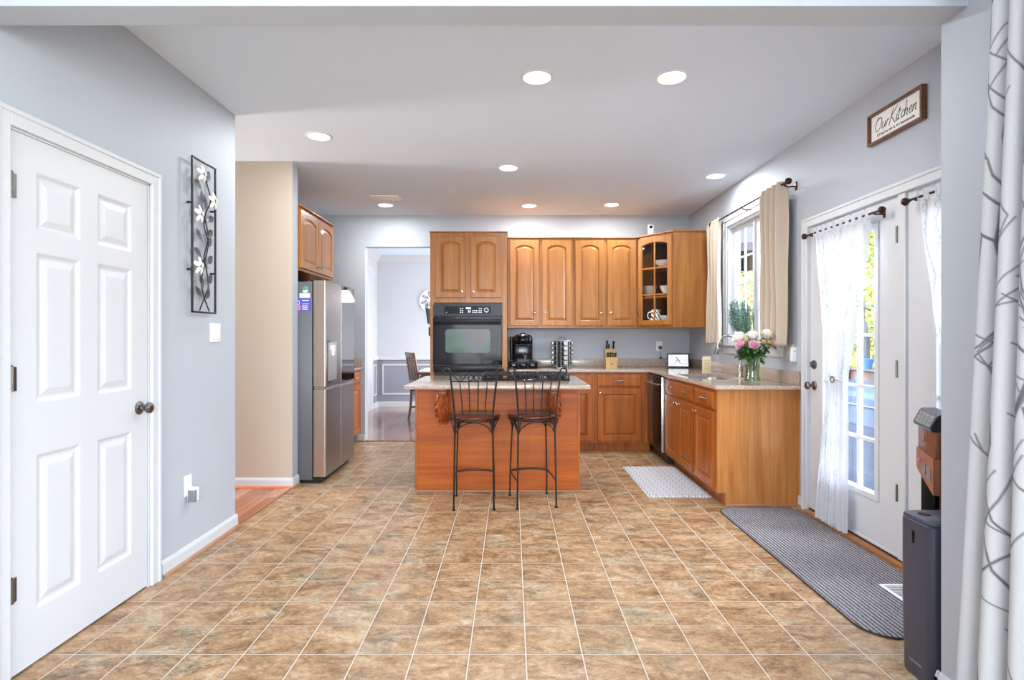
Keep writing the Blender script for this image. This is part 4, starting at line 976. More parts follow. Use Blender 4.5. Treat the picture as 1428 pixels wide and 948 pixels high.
def scr(pts, r=.004):
    tube(bm, [R @ Vector((x*1.1, -.0012, z)) for x, z in pts], r*1.7, 6, flat=.25) 
scr([(-.02, .125), (-.012, .11), (.0, .095), (.012, .08), (.02, .062)], .008); scr([(-.02, .125), (-.03, .13)], .004); scr([(0, .10), (-.02, .085), (-.03, .07)], .005); scr([(-.06, .045), (-.02, .06), (.03, .055), (.10, .03)], .003); scr([(.015, .06), (.04, .03)], .003); scr([(.05, .06), (.10, .05)], .002)
link('screen_bird', bm, 'tablet_dark', sh)
bm = nb(); loft(bm, [[(x, y, z) for y, z in ((.012, .0), (.085, .0), (.045, .09), (.03, .10))] for x in (-.06, .06)]); link('stand', bm, 'grey_plastic', t, smooth=False)
t = thing('standing_card', 'upright pale yellow printed card standing behind the sink', 'card', (1.925, 5.40, ZT), radians(-8))
bm = nb(); box(bm, -.042, .042, 0, .016, 0, .168, .002); link('card', bm, 'card_tan', t)
bm = nb()
for k in range(4): box(bm, -.028, .028, -.0012, 0, .045+k*.026, .050+k*.026)
link('printing', bm, 'block_wood', t)

# outlets
def outlet(name, lab, loc, rz, mat='white_plastic', gang=1, kind='outlet', grp=None):
    t = thing(name, lab, 'wall plate', loc, rz, grp); w = .035 if gang == 1 else .058
    bm = nb(); box(bm, -w, w, -.006, 0, -.058, .058, .003); link('plate', bm, mat, t)
    for gx in ([0] if gang == 1 else [-.023, .023]):
        if kind == 'outlet':
            for z in (-.020, .020):
                bm = nb(); loft(bm, [[(gx+x, y, z+q) for x, q in rrect(-.016, .016, -.014, .014, .008, 3)] for y in (-.004, -.0085)]); r_ = link('receptacle', bm, mat, t)
                bm = nb(); box(bm, gx-.007, gx-.005, -.0089, -.0083, z-.002, z+.006); box(bm, gx+.005, gx+.007, -.0089, -.0083, z-.002, z+.005); ball(bm, (gx, -.0085, z-.008), .002, 6); link('slots', bm, 'black_plastic', r_)
        else:
            bm = nb(); box(bm, gx-.006, gx+.006, -.016, -.004, -.014, .004, .002); link('toggle', bm, mat, t)
            bm = nb(); ball(bm, (gx, -.006, .040), .003, 6); ball(bm, (gx, -.006, -.040), .003, 6); link('screw', bm, 'grey_plastic', t)
    return t
outlet('light_switch', 'white double light switch plate below the metal flower wall art', (XL+.0005, 3.385, 1.292), pi/2, gang=2, kind='switch')
outlet('power_outlet', 'white outlet plate low on the left wall holding a plug adapter', (XL+.0005, 3.10, .425), pi/2)
t = thing('plug_adapter', 'small white and grey charger plugged in low on the left wall', 'charger', (XL+.0095, 3.10, .385), pi/2)
bm = nb(); box(bm, -.020, .024, -.045, 0, -.050, .028, .006); link('body', bm, 'white_plastic', t)
bm = nb(); box(bm, -.022, .0, -.046, -.004, -.052, .018, .004); link('side_face', bm, 'grey_plastic', t)
outlet('power_outlet', 'white outlet on the back wall beside the tablet with a black plug', (1.783, YB-.0005, 1.157), 0, gang=1)
t = thing('black_plug', 'black plug with hanging cord in the back wall outlet', 'plug', (1.788, YB-.0095, 1.135))
bm = nb(); box(bm, -.019, .019, -.03, 0, -.016, .024, .004); link('plug_body', bm, 'black_plastic', t)
bm = nb(); tube(bm, spline([(0, -.022, -.01), (.004, -.026, -.05), (-.002, -.03, -.085), (.008, -.04, -.11)], 5), .0025, 6); ball(bm, (.0, -.045, -.118), .016, 10, (1.3, .6, .7)); link('cord', bm, 'black_plastic', t)
outlet('power_outlet', 'ivory double wall plate right of the window curtain, above the vase', (XR-.0005, 4.215, 1.150), -pi/2, 'ivory_plastic', 2, 'switch')
t = thing('wall_charger', 'slim white device on the wall beside the ivory plate', 'charger', (XR-.0005, 4.135, 1.135), -pi/2)
bm = nb(); box(bm, -.018, .018, -.04, 0, -.055, .055, .005); link('body', bm, 'white_plastic', t); bm = nb(); box(bm, -.019, .019, -.03, -.01, .02, .024); link('seam', bm, 'grey_plastic', t)

# security camera on the corner cabinet
t = thing('security_camera', 'small white security camera on top of the corner cabinet', 'camera', (1.575, 6.20, 2.4245), radians(-12))
bm = nb(); box(bm, -.032, .032, -.02, .03, .0, .115, .010, seg=3); link('case', bm, 'white_plastic', t)
bm = nb(); lathe(bm, [(.019, 0), (.018, .004), (.010, .005), (.004, .003)], (0, -.019, .086), 20, (0, -1, 0)); link('camera_lens', bm, 'black_gloss', t)

# dishes in the corner cabinet
def bowl(lab, x, y, z, r, h, mat='ceramic', grp='white dishes behind the cabinet glass'):
    bm = nb(); lathe(bm, [(r*.35, 0), (r*.45, .004), (r*.8, h*.45), (r, h), (r-.006, h), (r*.78, h*.5), (r*.4, .012), (.002, .010)], seg=28); o = link('bowl', bm, mat, loc=(x, y, z)); tag(o, lab, 'bowl', grp)
bowl('wide white bowl on the top shelf of the glass cabinet', 1.74, 6.20, SHZ[1]+.0095, .125, .075)
bowl('deep white bowl on the middle shelf of the glass cabinet', 1.765, 6.18, SHZ[0]+.0335, .095, .095)
bowl('grey bowl at the left of the middle cabinet shelf', 1.60, 6.36, SHZ[0]+.0095, .085, .13, 'terracotta')
bm = nb(); lathe(bm, [(.06, 0), (.07, .003), (.115, .016), (.113, .019), (.07, .008), (.002, .007)], seg=30); tag(link('plate', bm, 'ceramic', loc=(1.745, 6.17, SHZ[0]+.0095)), 'white plate under the deep bowl in the glass cabinet', 'plate', 'white dishes behind the cabinet glass')
bowl('plain white casserole dish on the bottom of the glass cabinet', 1.775, 6.19, 1.4005, .10, .11)
t = thing('patterned_pitcher', 'black and white striped pitcher at the bottom of the glass cabinet', 'pitcher', (1.635, 6.21, 1.4005))
n = NT('stripe_glaze'); sp = n.n('SeparateXYZ', {'Vector': n.mapv(n.obj(), rot=(0, radians(28), 0))}); wv = n.math('SINE', n.math('ADD', n.math('MULTIPLY', sp.outputs[0], 190), n.math('MULTIPLY', n.noise(n.obj(), 12, 1), 5)))
n.base(n.ramp(wv, [(.45, srgb(235, 235, 228)), (.55, srgb(50, 60, 52))])); n.p(Roughness=.2); M['stripe_glaze'] = n.m
bm = nb(); lathe(bm, [(.045, 0), (.058, .03), (.060, .09), (.048, .15), (.052, .175), (.048, .175), (.044, .15), (.05, .08), (.002, .02)], seg=24); link('body', bm, 'stripe_glaze', t)
bm = nb(); tube(bm, spline([(-.050, 0, .15), (-.085, 0, .14), (-.09, 0, .09), (-.058, 0, .06)], 5), .006, 8); link('handle', bm, 'ceramic', t)

# ------------------------------------------------------------------ flowers in a vase
rnd = random.Random(7)
t = thing('flower_vase', 'clear glass vase with greenish water on the counter end', 'vase', (1.888, 4.295, ZT))
bm = nb(); lathe(bm, [(.064, 0), (.066, .004), (.056, .06), (.054, .11), (.064, .165), (.082, .212), (.079, .212), (.061, .165), (.050, .11), (.052, .06), (.060, .014), (.002, .012)], seg=32); link('vessel', bm, 'vase_glass', t)
n = NT('vase_water'); tb = n.n('BsdfTransparent', {'Color': (.60, .72, .48, 1)}).outputs[0]; gl = n.n('BsdfGlossy', {'Color': (1, 1, 1, 1), 'Roughness': .05}).outputs[0]
n.t.links.new(n.n('MixShader', {0: .06, 1: tb, 2: gl}).outputs[0], n.out.inputs[0]); M['vase_water'] = n.m
bm = nb(); lathe(bm, [(.059, .015), (.0515, .06), (.0495, .11), (.055, .145), (.002, .145)], seg=28); link('water', bm, 'vase_water', t)
VX, VY, VZ = 1.888, 4.295, ZT
def leafq(bm, p, d, up, L, wd, bend=.15):
    d = Vector(d).normalized(); s = d.cross(Vector(up)); s = s.normalized() if s.length > 1e-4 else Vector((1, 0, 0)); nrm = s.cross(d)
    p = Vector(p); prev = None
    for q, wq in ((0, .12), (.3, .9), (.6, 1), (.85, .55), (1, .03)):
        c = p+d*(L*q)-nrm*(bend*L*q*q); a = bm.verts.new(c+s*wd*wq/2); m = bm.verts.new(c-nrm*wd*.08*wq); b = bm.verts.new(c-s*wd*wq/2)
        if prev: bm.faces.new((prev[0], a, m, prev[1])); bm.faces.new((prev[1], m, b, prev[2]))
        prev = (a, m, b)
def flower(kind, hx, hy, hz, r, lab):
    # hx,hy,hz head relative to vase base
    mats_ = {'mum': 'petal_white', 'rose': 'petal_pink', 'bud': 'petal_yellow'}
    t = thing('cut_flower', lab, 'flower', (VX, VY, VZ), 0, 'cut flowers in the glass vase')
    head = Vector((hx, hy, hz)); foot = Vector((-hx*.22, -hy*.22, .02+.01*rnd.random()))
    neck = Vector((hx*.30, hy*.30, .205))
    if (Vector((neck.x, neck.y))).length > .06: neck = neck*.06/Vector((neck.x, neck.y)).length; neck.z = .205
    sp_ = spline([foot, (foot+neck)/2+Vector((rnd.uniform(-.006, .006), rnd.uniform(-.006, .006), 0)), neck, head*.75+neck*.25+Vector((0, 0, .01)), head-Vector((0, 0, r*.3))], 5)
    bm = nb(); tube(bm, sp_, .0032, 6); link('stem', bm, 'stem_green', t)
    out = (head-neck).normalized()
    bm = nb(); a, b = frame_of(out)
    lay = {'mum': 7, 'rose': 5, 'bud': 3}[kind]; cnt = {'mum': 24, 'rose': 9, 'bud': 6}[kind]
    for k in range(lay):
        el = radians({'mum': -15, 'rose': 5, 'bud': 30}[kind]) + (radians(85)-0)*(k/lay)
        for j in range(cnt):
            th = 2*pi*(j+.5*(k % 2))/cnt + rnd.uniform(-.1, .1); dd = (a*cos(th)+b*sin(th))*cos(el)+out*sin(el)
            L_ = r*(1-.35*k/lay)*rnd.uniform(.9, 1.05); leafq(bm, head-out*r*.15, dd, out+dd*.1, L_, r*({'mum': .16, 'rose': .75, 'bud': .8}[kind]), -.35)
    if kind == 'mum': ball(bm, head+out*r*.1, r*.55, 12)
    else: ball(bm, head+out*r*.1, r*.35, 10)
    link('bloom', bm, mats_[kind], t)
    bm = nb()
    for j in range(9):
        q = sp_[int(len(sp_)*rnd.uniform(.58, .86))]; th = rnd.uniform(0, 2*pi); dd = Vector((cos(th), sin(th), rnd.uniform(-.5, .3))); leafq(bm, q, dd, (0, 0, 1), rnd.uniform(.035, .065), rnd.uniform(.02, .032), .3)
    link('leaf', bm, 'leaf_green', t)
FL = [('mum', -.110, -.02, .358, .068, 'round white chrysanthemum at the left of the bouquet'), ('mum', -.01, -.03, .366, .072, 'white chrysanthemum at the top middle of the bouquet'),
 ('mum', .105, -.02, .376, .074, 'largest white chrysanthemum at the upper right of the bouquet'), ('mum', .02, .07, .375, .052, 'white chrysanthemum at the back of the bouquet'),
 ('rose', -.130, -.08, .296, .044, 'pink carnation at the far left of the bouquet'), ('rose', -.040, -.12, .296, .050, 'pink carnation low in the middle of the bouquet'), ('rose', .140, -.08, .304, .046, 'pink carnation at the right edge of the bouquet'),
 ('bud', .035, -.11, .322, .024, 'small yellow bloom just right of the middle pink carnation'), ('bud', .080, -.105, .316, .025, 'rightmost small yellow bloom in the bouquet'), ('bud', -.085, -.095, .332, .024, 'small yellow bloom between the left white and pink flowers')]
for f in FL: flower(*f)
t = thing('greenery_bunch', 'green leafy filler around the vase rim under the flowers', 'foliage', (VX, VY, VZ))
t['group'] = 'cut flowers in the glass vase'
bm = nb(); bs = nb()
for k in range(36):
    th = rnd.uniform(0, 2*pi); r0 = rnd.uniform(.03, .055); r1 = rnd.uniform(.07, .13); zt_ = rnd.uniform(.18, .30)
    P = spline([(-r0*.5*cos(th), -r0*.5*sin(th), .02), (r0*.6*cos(th), r0*.6*sin(th), .12), (r0*cos(th), r0*sin(th), .215), (r1*cos(th), r1*sin(th), zt_)], 4); tube(bs, P, .0022, 5)
    for j in range(8):
        q = P[-1-int(rnd.random()*4)]; a2 = th+rnd.uniform(-1.3, 1.3); leafq(bm, q, (cos(a2), sin(a2), rnd.uniform(-.8, .6)), (0, 0, 1), rnd.uniform(.03, .055), rnd.uniform(.018, .03), .3)
link('leaf', bm, 'leaf_green', t); link('stem', bs, 'stem_green', t)
# potted sage-coloured plant on the window sill
t = thing('potted_plant', 'blue-green bushy potted plant on the window sill behind the flowers', 'plant', (XR-.0, 5.04, WZ0+.012))
bm = nb(); lathe(bm, [(.040, 0), (.052, .07), (.056, .07), (.056, .085), (.050, .085), (.046, .07), (.004, .068)], seg=24); link('pot', bm, 'terracotta', t)
bm = nb(); bs = nb()
for k in range(120):
    th = rnd.uniform(0, 2*pi); sp2 = rnd.uniform(.1, 1)**.6; hgt = rnd.uniform(.22, .37)*(1-.35*sp2*sp2)
    xo = max(-.16, min(.036, -.05+.11*sp2*cos(th))); yo = .16*sp2*sin(th)
    P = spline([(.02*cos(th), .03*sin(th), .07), (xo*.6, yo*.75, .07+hgt*.35), (xo, yo, .07+hgt)], 7); tube(bs, P, .0018, 5)
    for q in P[4:]:
        for j in range(3): a2 = rnd.uniform(0, 2*pi); leafq(bm, q, (cos(a2)*.8, sin(a2)*.8, .7), (0, 0, 1), rnd.uniform(.016, .026), .009, .1)
for v in bm.verts: v.co.x = min(v.co.x, .038)
link('leaf', bm, 'sage_leaf', t); link('stem', bs, 'stem_green', t)

# ------------------------------------------------------------------ curtains
def cloth(name, parent, mat, fn, nu, nv, prt=None, solid=.0015):
    vs = []; 
    for j in range(nv+1):
        for i in range(nu+1): vs.append(fn(i/nu, j/nv))
    fc = [(j*(nu+1)+i, j*(nu+1)+i+1, (j+1)*(nu+1)+i+1, (j+1)*(nu+1)+i) for j in range(nv) for i in range(nu)]
    me = bpy.data.meshes.new(name); me.from_pydata(vs, [], fc); me.materials.append(M[mat]); me.polygons.foreach_set('use_smooth', [True]*len(fc))
    if prt is not None: at = me.attributes.new('print', 'FLOAT', 'POINT'); at.data.foreach_set('value', prt.astype(np.float32).ravel())
    o = bpy.data.objects.new(name, me); C.objects.link(o)
    if parent: o.parent = parent
    if solid: md = o.modifiers.new('cloth_thickness', 'SOLIDIFY'); md.thickness = solid; md.offset = 0
    return o
def seg_print(Sg, W_, H_, nu, nv, soft=.0015):
    u = np.linspace(0, W_, nu+1)[None, :]; v = np.linspace(0, H_, nv+1)[:, None]; out = np.zeros((nv+1, nu+1))
    for (x0, y0, x1, y1, r) in Sg:
        i0 = max(0, int((min(x0, x1)-r-.01)/W_*nu)); i1 = min(nu+1, int((max(x0, x1)+r+.01)/W_*nu)+2); j0 = max(0, int((min(y0, y1)-r-.01)/H_*nv)); j1 = min(nv+1, int((max(y0, y1)+r+.01)/H_*nv)+2)
        if i1 <= i0 or j1 <= j0: continue
        U = u[:, i0:i1]; V = v[j0:j1, :]; dx, dy = x1-x0, y1-y0; L2 = dx*dx+dy*dy+1e-12
        tt = np.clip(((U-x0)*dx+(V-y0)*dy)/L2, 0, 1); d = np.hypot(U-x0-tt*dx, V-y0-tt*dy); out[j0:j1, i0:i1] = np.maximum(out[j0:j1, i0:i1], np.clip((r-d)/soft+.5, 0, 1))
    return out
def sm(x): x = max(0, min(1, x)); return x*x*(3-2*x)
def piece(tbl, z):
    for (z0, a0), (z1, a1) in zip(tbl, tbl[1:]):
        if z0 >= z >= z1: q = (z0-z)/(z0-z1); return a0+(a1-a0)*(q*.5+sm(q)*.5)
    return tbl[-1][1] if z < tbl[-1][0] else tbl[0][1]

# khaki curtains on a rod above the sink
ROD = thing('window_curtain_rod', 'dark bronze curtain rod with ball finials above the sink window', 'curtain rod', (2.055, 4.10, 2.425))
bm = nb(); cyl(bm, (0, 0, 0), (0, 1.50, 0), .008, 12); link('rod', bm, 'bronze', ROD)
for y in (-.0, 1.50):
    bm = nb(); s = -1 if y == 0 else 1; lathe(bm, [(.010, 0), (.012, .006), (.007, .012), (.020, .024), (.026, .038), (.020, .052), (.004, .060)], (0, y, 0), 16, (0, s, 0)); link('finial', bm, 'bronze', ROD)
for y in (.03, .78, 1.47):
    bm = nb(); tube(bm, [(.094, y, -.02), (.03, y, -.025), (.0, y, -.012)], .006, 8); box(bm, .088, .0945, y-.012, y+.012, -.05, .015, .002); link('bracket', bm, 'bronze', ROD)
def drape(lab, ya, yb, nf, seed):
    r = random.Random(seed); ph = r.uniform(0, 6)
    ta = thing('window_curtain', lab, 'curtain', (2.055, (ya+yb)/2, 2.45), 0, 'khaki curtains at the sink window'); yc = (ya+yb)/2
    def f(u, v):
        z = -.0-1.25*v; spread = .94+.08*v
        y = (ya+(yb-ya)*u-yc)*spread; amp = .034+.008*sin(3*v+ph); x = amp*sin(2*pi*nf*u+ph+.5*sin(4*v))-.004+.004*sin(9*v+u*5)
        if v < .05: x *= .6+.4*v/.05
        return (min(x, .06), y, z)
    cloth('fabric_panel', ta, 'khaki_curtain', f, 90, 60, solid=.002)
drape('pale khaki curtain at the near side of the sink window', 4.125, 4.49, 4.2, 1)
drape('pale khaki curtain at the far side of the sink window by the cabinet', 5.385, 5.715, 3.6, 5)

# sheers on the french doors
def sheer(lab, lab_rod, y0, y1, xr, ztop, tL, tR, ties, gx):
    rod = thing('sheer_curtain_rod', lab_rod, 'curtain rod', (xr, y0, ztop), 0, 'bronze rods on the french doors')
    L = y1-y0; bm = nb(); cyl(bm, (0, 0, 0), (0, L, 0), .0065, 10); link('rod', bm, 'bronze', rod)
    for y, s in ((0, -1), (L, 1)):
        bm = nb(); lathe(bm, [(.008, 0), (.010, .01), (.007, .014), (.018, .024), (.022, .036), (.016, .048), (.004, .052)], (0, y, 0), 14, (0, s, 0)); link('finial', bm, 'bronze', rod)
        bm = nb(); yy = y-s*.035; tube(bm, [(XR+.012-xr-.001, yy, -.01), (0, yy, -.008)], .005, 8); box(bm, XR+.012-xr-.004, XR+.012-xr-.0005, yy-.009, yy+.009, -.03, .012); link('bracket', bm, 'bronze', rod)
    rd = random.Random(3 if gx else 9); ph = rd.uniform(0, 6)
    t = thing('sheer_curtain', lab, 'curtain', (xr, y0, ztop), 0, 'white sheer curtains on the french doors')
    zb = .03; H_ = ztop+.035-zb; nu, nv = 150, 360
    Sg = []
    for k in range(9):
        x = .06+.085*k; y = 0
        while y < H_:
            x2 = x+rd.uniform(-.03, .03); Sg.append((x, y, x2, y+.09, .0022))
            if rd.random() < .8:
                s = rd.choice((-1, 1)); 
                pr = None
                for q in range(8):
                    aa = q*.42; rr2 = .035*(1-q*.09); p = (x2+s*rr2*sin(aa), y+.09-rr2*cos(aa)*.8+.02); 
                    if pr: Sg.append((pr[0], pr[1], p[0], p[1], .0018))
                    pr = p
            x, y = x2, y+.09
    pr_ = seg_print(Sg, .8, H_, nu, nv, .003)
    def f(u, v):
        z = ztop+.035-v*H_; a = piece(tL, z); b = piece(tR, z); wd = abs(b-a)
        y = a+(b-a)*u-y0; amp = min(.016, .004+.0035/max(wd, .05)) if z < ztop-.05 else .009
        x = amp*sin(2*pi*9*u+ph)+.3*amp*sin(2*pi*4*u+v*3)
        if abs(z-ztop) < .03: x = .010*(1 if sin(2*pi*9*u) > 0 else -1)*.6
        return (x-.004, y, z-ztop)
    cloth('sheer_panel', t, 'sheer_print', f, nu, nv, pr_, 0)
    ty, tz, tw = ties
    bm = nb(); tube(bm, [(.0+(.026)*cos(a), ty-y0+tw*sin(a), tz-ztop+.012*sin(a)) for a in [k*pi/12 for k in range(24)]], .006, 8, True, flat=1.4); link('tie_band', bm, 'white_trim', t)
    bm = nb(); tube(bm, [(-.034, ty-y0+.020*cos(a)+.006, tz-ztop+.020*sin(a)-.008) for a in [k*pi/8 for k in range(16)]], .005, 8, True); link('tie_ring', bm, 'chrome', t)
sheer('white sheer curtain tied in the middle on the fully visible french door', 'bronze rod holding the fully visible sheer curtain on the french door', 3.135, 3.885, 2.098, 1.987,
      [(2.1, 3.80), (1.85, 3.775), (1.4, 3.70), (1.02, 3.605), (.98, 3.60), (.6, 3.68), (.03, 3.765)], [(2.1, 3.20), (1.9, 3.205), (1.6, 3.27), (1.25, 3.37), (1.02, 3.43), (.98, 3.435), (.6, 3.43), (.03, 3.435)], (3.515, 1.0, .070), True)
sheer('white sheer curtain on the french door partly hidden by the wall end', 'bronze rod on the french door nearest the wall end', 2.10, 2.88, 2.098, 1.987,
      [(2.1, 2.83), (1.85, 2.80), (1.4, 2.72), (1.02, 2.60), (.98, 2.60), (.6, 2.63), (.03, 2.70)], [(2.1, 2.12), (1.85, 2.14), (1.4, 2.25), (1.02, 2.42), (.98, 2.42), (.6, 2.40), (.03, 2.35)], (2.51, 1.0, .075), False)

# near curtain with branch print, right edge of the frame
t = thing('branch_curtain', 'white curtain printed with grey bare branches at the right edge', 'curtain', (1.40, 1.62, 2.30))
nu, nv = 440, 1000; WC, HC = 1.10, 2.275
rd = random.Random(21); Sg = []
def branch(x, y, ang, L, r, depth):
    n = max(2, int(L/.05)); 
    for k in range(n):
        a2 = ang+rd.uniform(-.22, .22); x2, y2 = x+sin(a2)*.05, y-cos(a2)*.05; r2 = max(.0021, r*(1-.55*k/n))
        Sg.append((x, y, x2, y2, r2)); x, y = x2, y2; ang = ang*.8+a2*.1
        if depth < 3 and rd.random() < (.45 if depth == 0 else .3):
            s = rd.choice((-1, 1)); branch(x, y, ang*.5+s*rd.uniform(.45, .9), L*rd.uniform(.25, .5) if depth == 0 else L*rd.uniform(.35, .6), r2*.62, depth+1)
for row in range(5):
    for k in range(8):
        branch(-.02+.15*k+rd.uniform(-.03, .03)+.085*(row % 2), HC+.15-row*.55+rd.uniform(-.1, .1), rd.uniform(-.25, .25), rd.uniform(.5, .7), .0066, 0)
pr_ = seg_print(Sg, WC, HC, nu, nv, .004)
def f(u, v):
    z = 2.30-v*HC; yf = 1.57+.115*v**1.05*1.0; yn = 1.10-.10*v
    y = yf+(yn-yf)*u; amp = .026+.006*sin(v*2); ph = 2*pi*7.2*u+.5*sin(v*2.2)+.9
    x = -amp*sin(ph)+.01*sin(2*pi*2.3*u+1+v)-.018*v*v*(1-u); y += .012*cos(ph*1.0)
    return (min(x, .07), y-1.62, z-2.30)
cloth('fabric_panel', t, 'branch_print', f, nu, nv, pr_, 0)
bm = nb(); cyl(bm, (0, .02, .06), (0, -.75, .06), .012, 12); ball(bm, (0, .045, .06), .024, 12); o = link('curtain_rod', bm, 'bronze', t)
bm = nb()
for k in range(8): y = -.06-k*.058; tube(bm, [(.020*cos(a), y, .055+.026*sin(a)) for a in [q*pi/8 for q in range(16)]], .0025, 6, True)
link('curtain_ring', bm, 'bronze', o)
bm = nb()
for y in (-.0, -.62): tube(bm, [(.107, y, .055), (0, y, .045)], .007, 8)
link('bracket', bm, 'bronze', o)

# ------------------------------------------------------------------ wall sign
t = thing('wall_sign', 'wood framed sign reading Our Kitchen high on the right wall', 'sign', (XR-.001, 3.045, 2.487), -pi/2)
w, h = .205, .078
bm = nb(); box(bm, -w, w, -.012, 0, -h, h); link('board', bm, 'paper', t, smooth=False)
bm = nb()
for q in ((-w-.012, w+.012, h-.002, h+.012), (-w-.012, w+.012, -h-.012, -h+.002), (-w-.012, -w+.002, -h, h), (w-.002, w+.012, -h, h)): box(bm, q[0], q[1], -.030, 0, q[2], q[3], .001)
link('frame', bm, 'sign_wood', t, smooth=False)
bm = nb()
def stroke(x, z, pts, s=1, r=.0021): tube(bm, spline([((x+p[0]*s+p[1]*s*.28)*.95-.012, -.0125, z+p[1]*s) for p in pts], 5), r, 6, flat=1)
s = .052; z0 = -.018
stroke(-.165, z0, [(.62, 1.25), (.25, 1.35), (-.05, .95), (-.05, .35), (.3, -.05), (.75, .15), (.95, .75), (.75, 1.25), (.35, 1.3), (.15, 1.1)], s)
stroke(-.105, z0, [(0, .7), (0, .15), (.15, 0), (.4, .2), (.5, .7), (.5, .1), (.62, 0)], s); stroke(-.070, z0, [(0, .1), (.12, .65), (.1, .72), (.3, .62), (.38, .7)], s)
stroke(-.038, z0, [(.25, 1.55), (.1, .8), (-.08, -.1)], s); stroke(-.038, z0, [(.9, 1.6), (.5, 1.15), (.12, .78), (.45, .45), (.8, 0), (.95, .02)], s)
stroke(.018, z0, [(.0, .7), (-.02, .1), (.12, 0), (.22, .2)], s); ball(bm, (.030, -.0125, z0+.055), .0026, 6)
stroke(.035, z0, [(.0, 1.25), (-.02, .5), (.02, .05), (.2, .05)], s); stroke(.035, z0, [(-.2, .85), (.28, .92)], s)
stroke(.055, z0, [(.45, .6), (.25, .72), (.02, .4), (.15, .02), (.45, .15)], s); stroke(.085, z0, [(.02, 1.55), (-.02, .8), (-.05, .0), (.05, .5), (.25, .72), (.36, .45), (.35, .05), (.5, .02)], s)
stroke(.118, z0, [(.05, .32), (.4, .45), (.3, .72), (.08, .6), (.03, .2), (.22, 0), (.5, .18)], s); stroke(.150, z0, [(0, .7), (-.02, .0), (.08, .5), (.28, .72), (.38, .5), (.36, .1), (.55, .05)], s)
link('lettering', bm, 'black_plastic', t)
cu = bpy.data.curves.new('sign_small_text', 'FONT'); cu.body = "If I had to stir it, it's homemade."; cu.size = .0235; cu.align_x = 'CENTER'; cu.extrude = .0006
tmp = bpy.data.objects.new('sign_small_text', cu); C.objects.link(tmp); bpy.context.view_layer.update()
me = bpy.data.meshes.new_from_object(tmp.evaluated_get(bpy.context.evaluated_depsgraph_get())); bpy.data.objects.remove(tmp)
me.transform(Matrix.Translation((0, -.0128, -.052)) @ Matrix.Rotation(pi/2, 4, 'X')); me.materials.clear(); me.materials.append(M['black_plastic'])
o = bpy.data.objects.new('small_lettering', me); C.objects.link(o); o.parent = t

# ------------------------------------------------------------------ metal flower wall art
t = thing('metal_wall_art', 'tall black metal frame with white flowers and grey leaves on the wall', 'wall art', (XL+.03, 3.215, 1.85), pi/2)
w, h = .125, .445
bm = nb()
for q in ((-w, -w+.010, -h, h), (w-.010, w, -h, h), (-w, w, h-.010, h), (-w, w, -h, -h+.010)): box(bm, q[0], q[1], -.006, .004, q[2], q[3], .001)
for z in (.18, -.2):
    for x in (-w+.005, w-.005): box(bm, x-.004, x+.004, .004, .029, z-.006, z+.006)
link('frame', bm, 'art_iron', t)
bm = nb()
sA = spline([(-.045, 0, -.43), (.0, 0, -.36), (.045, 0, -.29), (.03, 0, -.20), (.0, 0, -.12), (.03, 0, -.04), (.045, 0, .02), (.01, 0, .11), (-.03, 0, .18)], 6)
sB = spline([(.055, 0, -.43), (.0, 0, -.35), (-.025, 0, -.28), (-.01, 0, -.19), (.02, 0, -.11), (.045, 0, -.02), (.0, 0, .07), (.02, 0, .15), (.07, 0, .23), (.05, 0, .29), (.0, 0, .37)], 6)
tube(bm, sA, .0038, 8); tube(bm, sB, .0038, 8); link('stem', bm, 'art_iron', t)
LV = [(.03, -.34, .9), (-.05, -.33, 2.4), (-.02, -.27, 2.0), (.055, -.25, .8), (.01, -.16, -.5+pi), (.055, -.13, .7), (-.055, -.10, 2.6), (.05, -.03, .9), (-.045, .0, 2.3), (.06, .12, .4), (.02, .20, 2.0), (-.02, .22, 1.7), (-.05, .29, 2.5), (.04, .36, 1.2), (.055, .03, .6)]
for (x, z, a) in LV:
    bm = nb(); d = Vector((cos(a), 0, sin(a))); p = Vector((x, -.002, z))-d*.025
    leafq(bm, p, d, (0, -1, .1), .078, .044, .05); ge = bm.faces[:]; bmesh.ops.solidify(bm, geom=ge, thickness=.0012)
    tube(bm, [p-d*.012, p+d*.004], .002, 6); link('leaf', bm, 'leaf_metal', t)
for (x, z) in ((-.035, .365), (.085, .235), (-.06, .125), (-.065, -.175)):
    bm = nb()
    for k in range(5):
        a = k*2*pi/5+.3; c = Vector((x+.031*cos(a), -.014, z+.031*sin(a))); vs = ball(bm, (0, 0, 0), .020, 10, (1.2, .16, .72)); xf(bm, Matrix.Translation(c) @ Matrix.Rotation(-a, 4, 'Y') @ Matrix.Rotation(.35, 4, 'Z'), vs)
    fl = link('flower', bm, 'petal_enamel', t); bm = nb(); ball(bm, (x, -.018, z), .007, 8); link('flower_centre', bm, 'grey_plastic', fl)

# ------------------------------------------------------------------ rugs, register
def rug(name, lab, cat, x0, x1, y0, y1, th, mat, rad, bind=None):
    t = thing(name, lab, cat, ((x0+x1)/2, (y0+y1)/2, 0)); hx, hy = (x1-x0)/2, (y1-y0)/2
    bm = nb(); loft(bm, [[(x, y, z) for x, y in rrect(-hx+d, hx-d, -hy+d, hy-d, rad, 7)] for d, z in ((0, .0005), (0, th*.6), (.004, th))]); link('pile' if bind else 'mat', bm, mat, t)
    if bind: bm = nb(); tube(bm, [(x, y, th*.55) for x, y in rrect(-hx, hx, -hy, hy, rad, 7)], th*.52, 8, True); link('binding', bm, bind, t)
rug('kitchen_mat', 'small grey and white trellis patterned mat before the sink cabinets', 'mat', 1.075, 1.578, 4.31, 5.305, .010, 'mat_trellis', .012)
rug('runner_rug', 'long charcoal ribbed runner rug in front of the french doors', 'rug', 1.505, 2.085, 2.285, 4.045, .008, 'runner_carpet', .13, 'rug_binding')
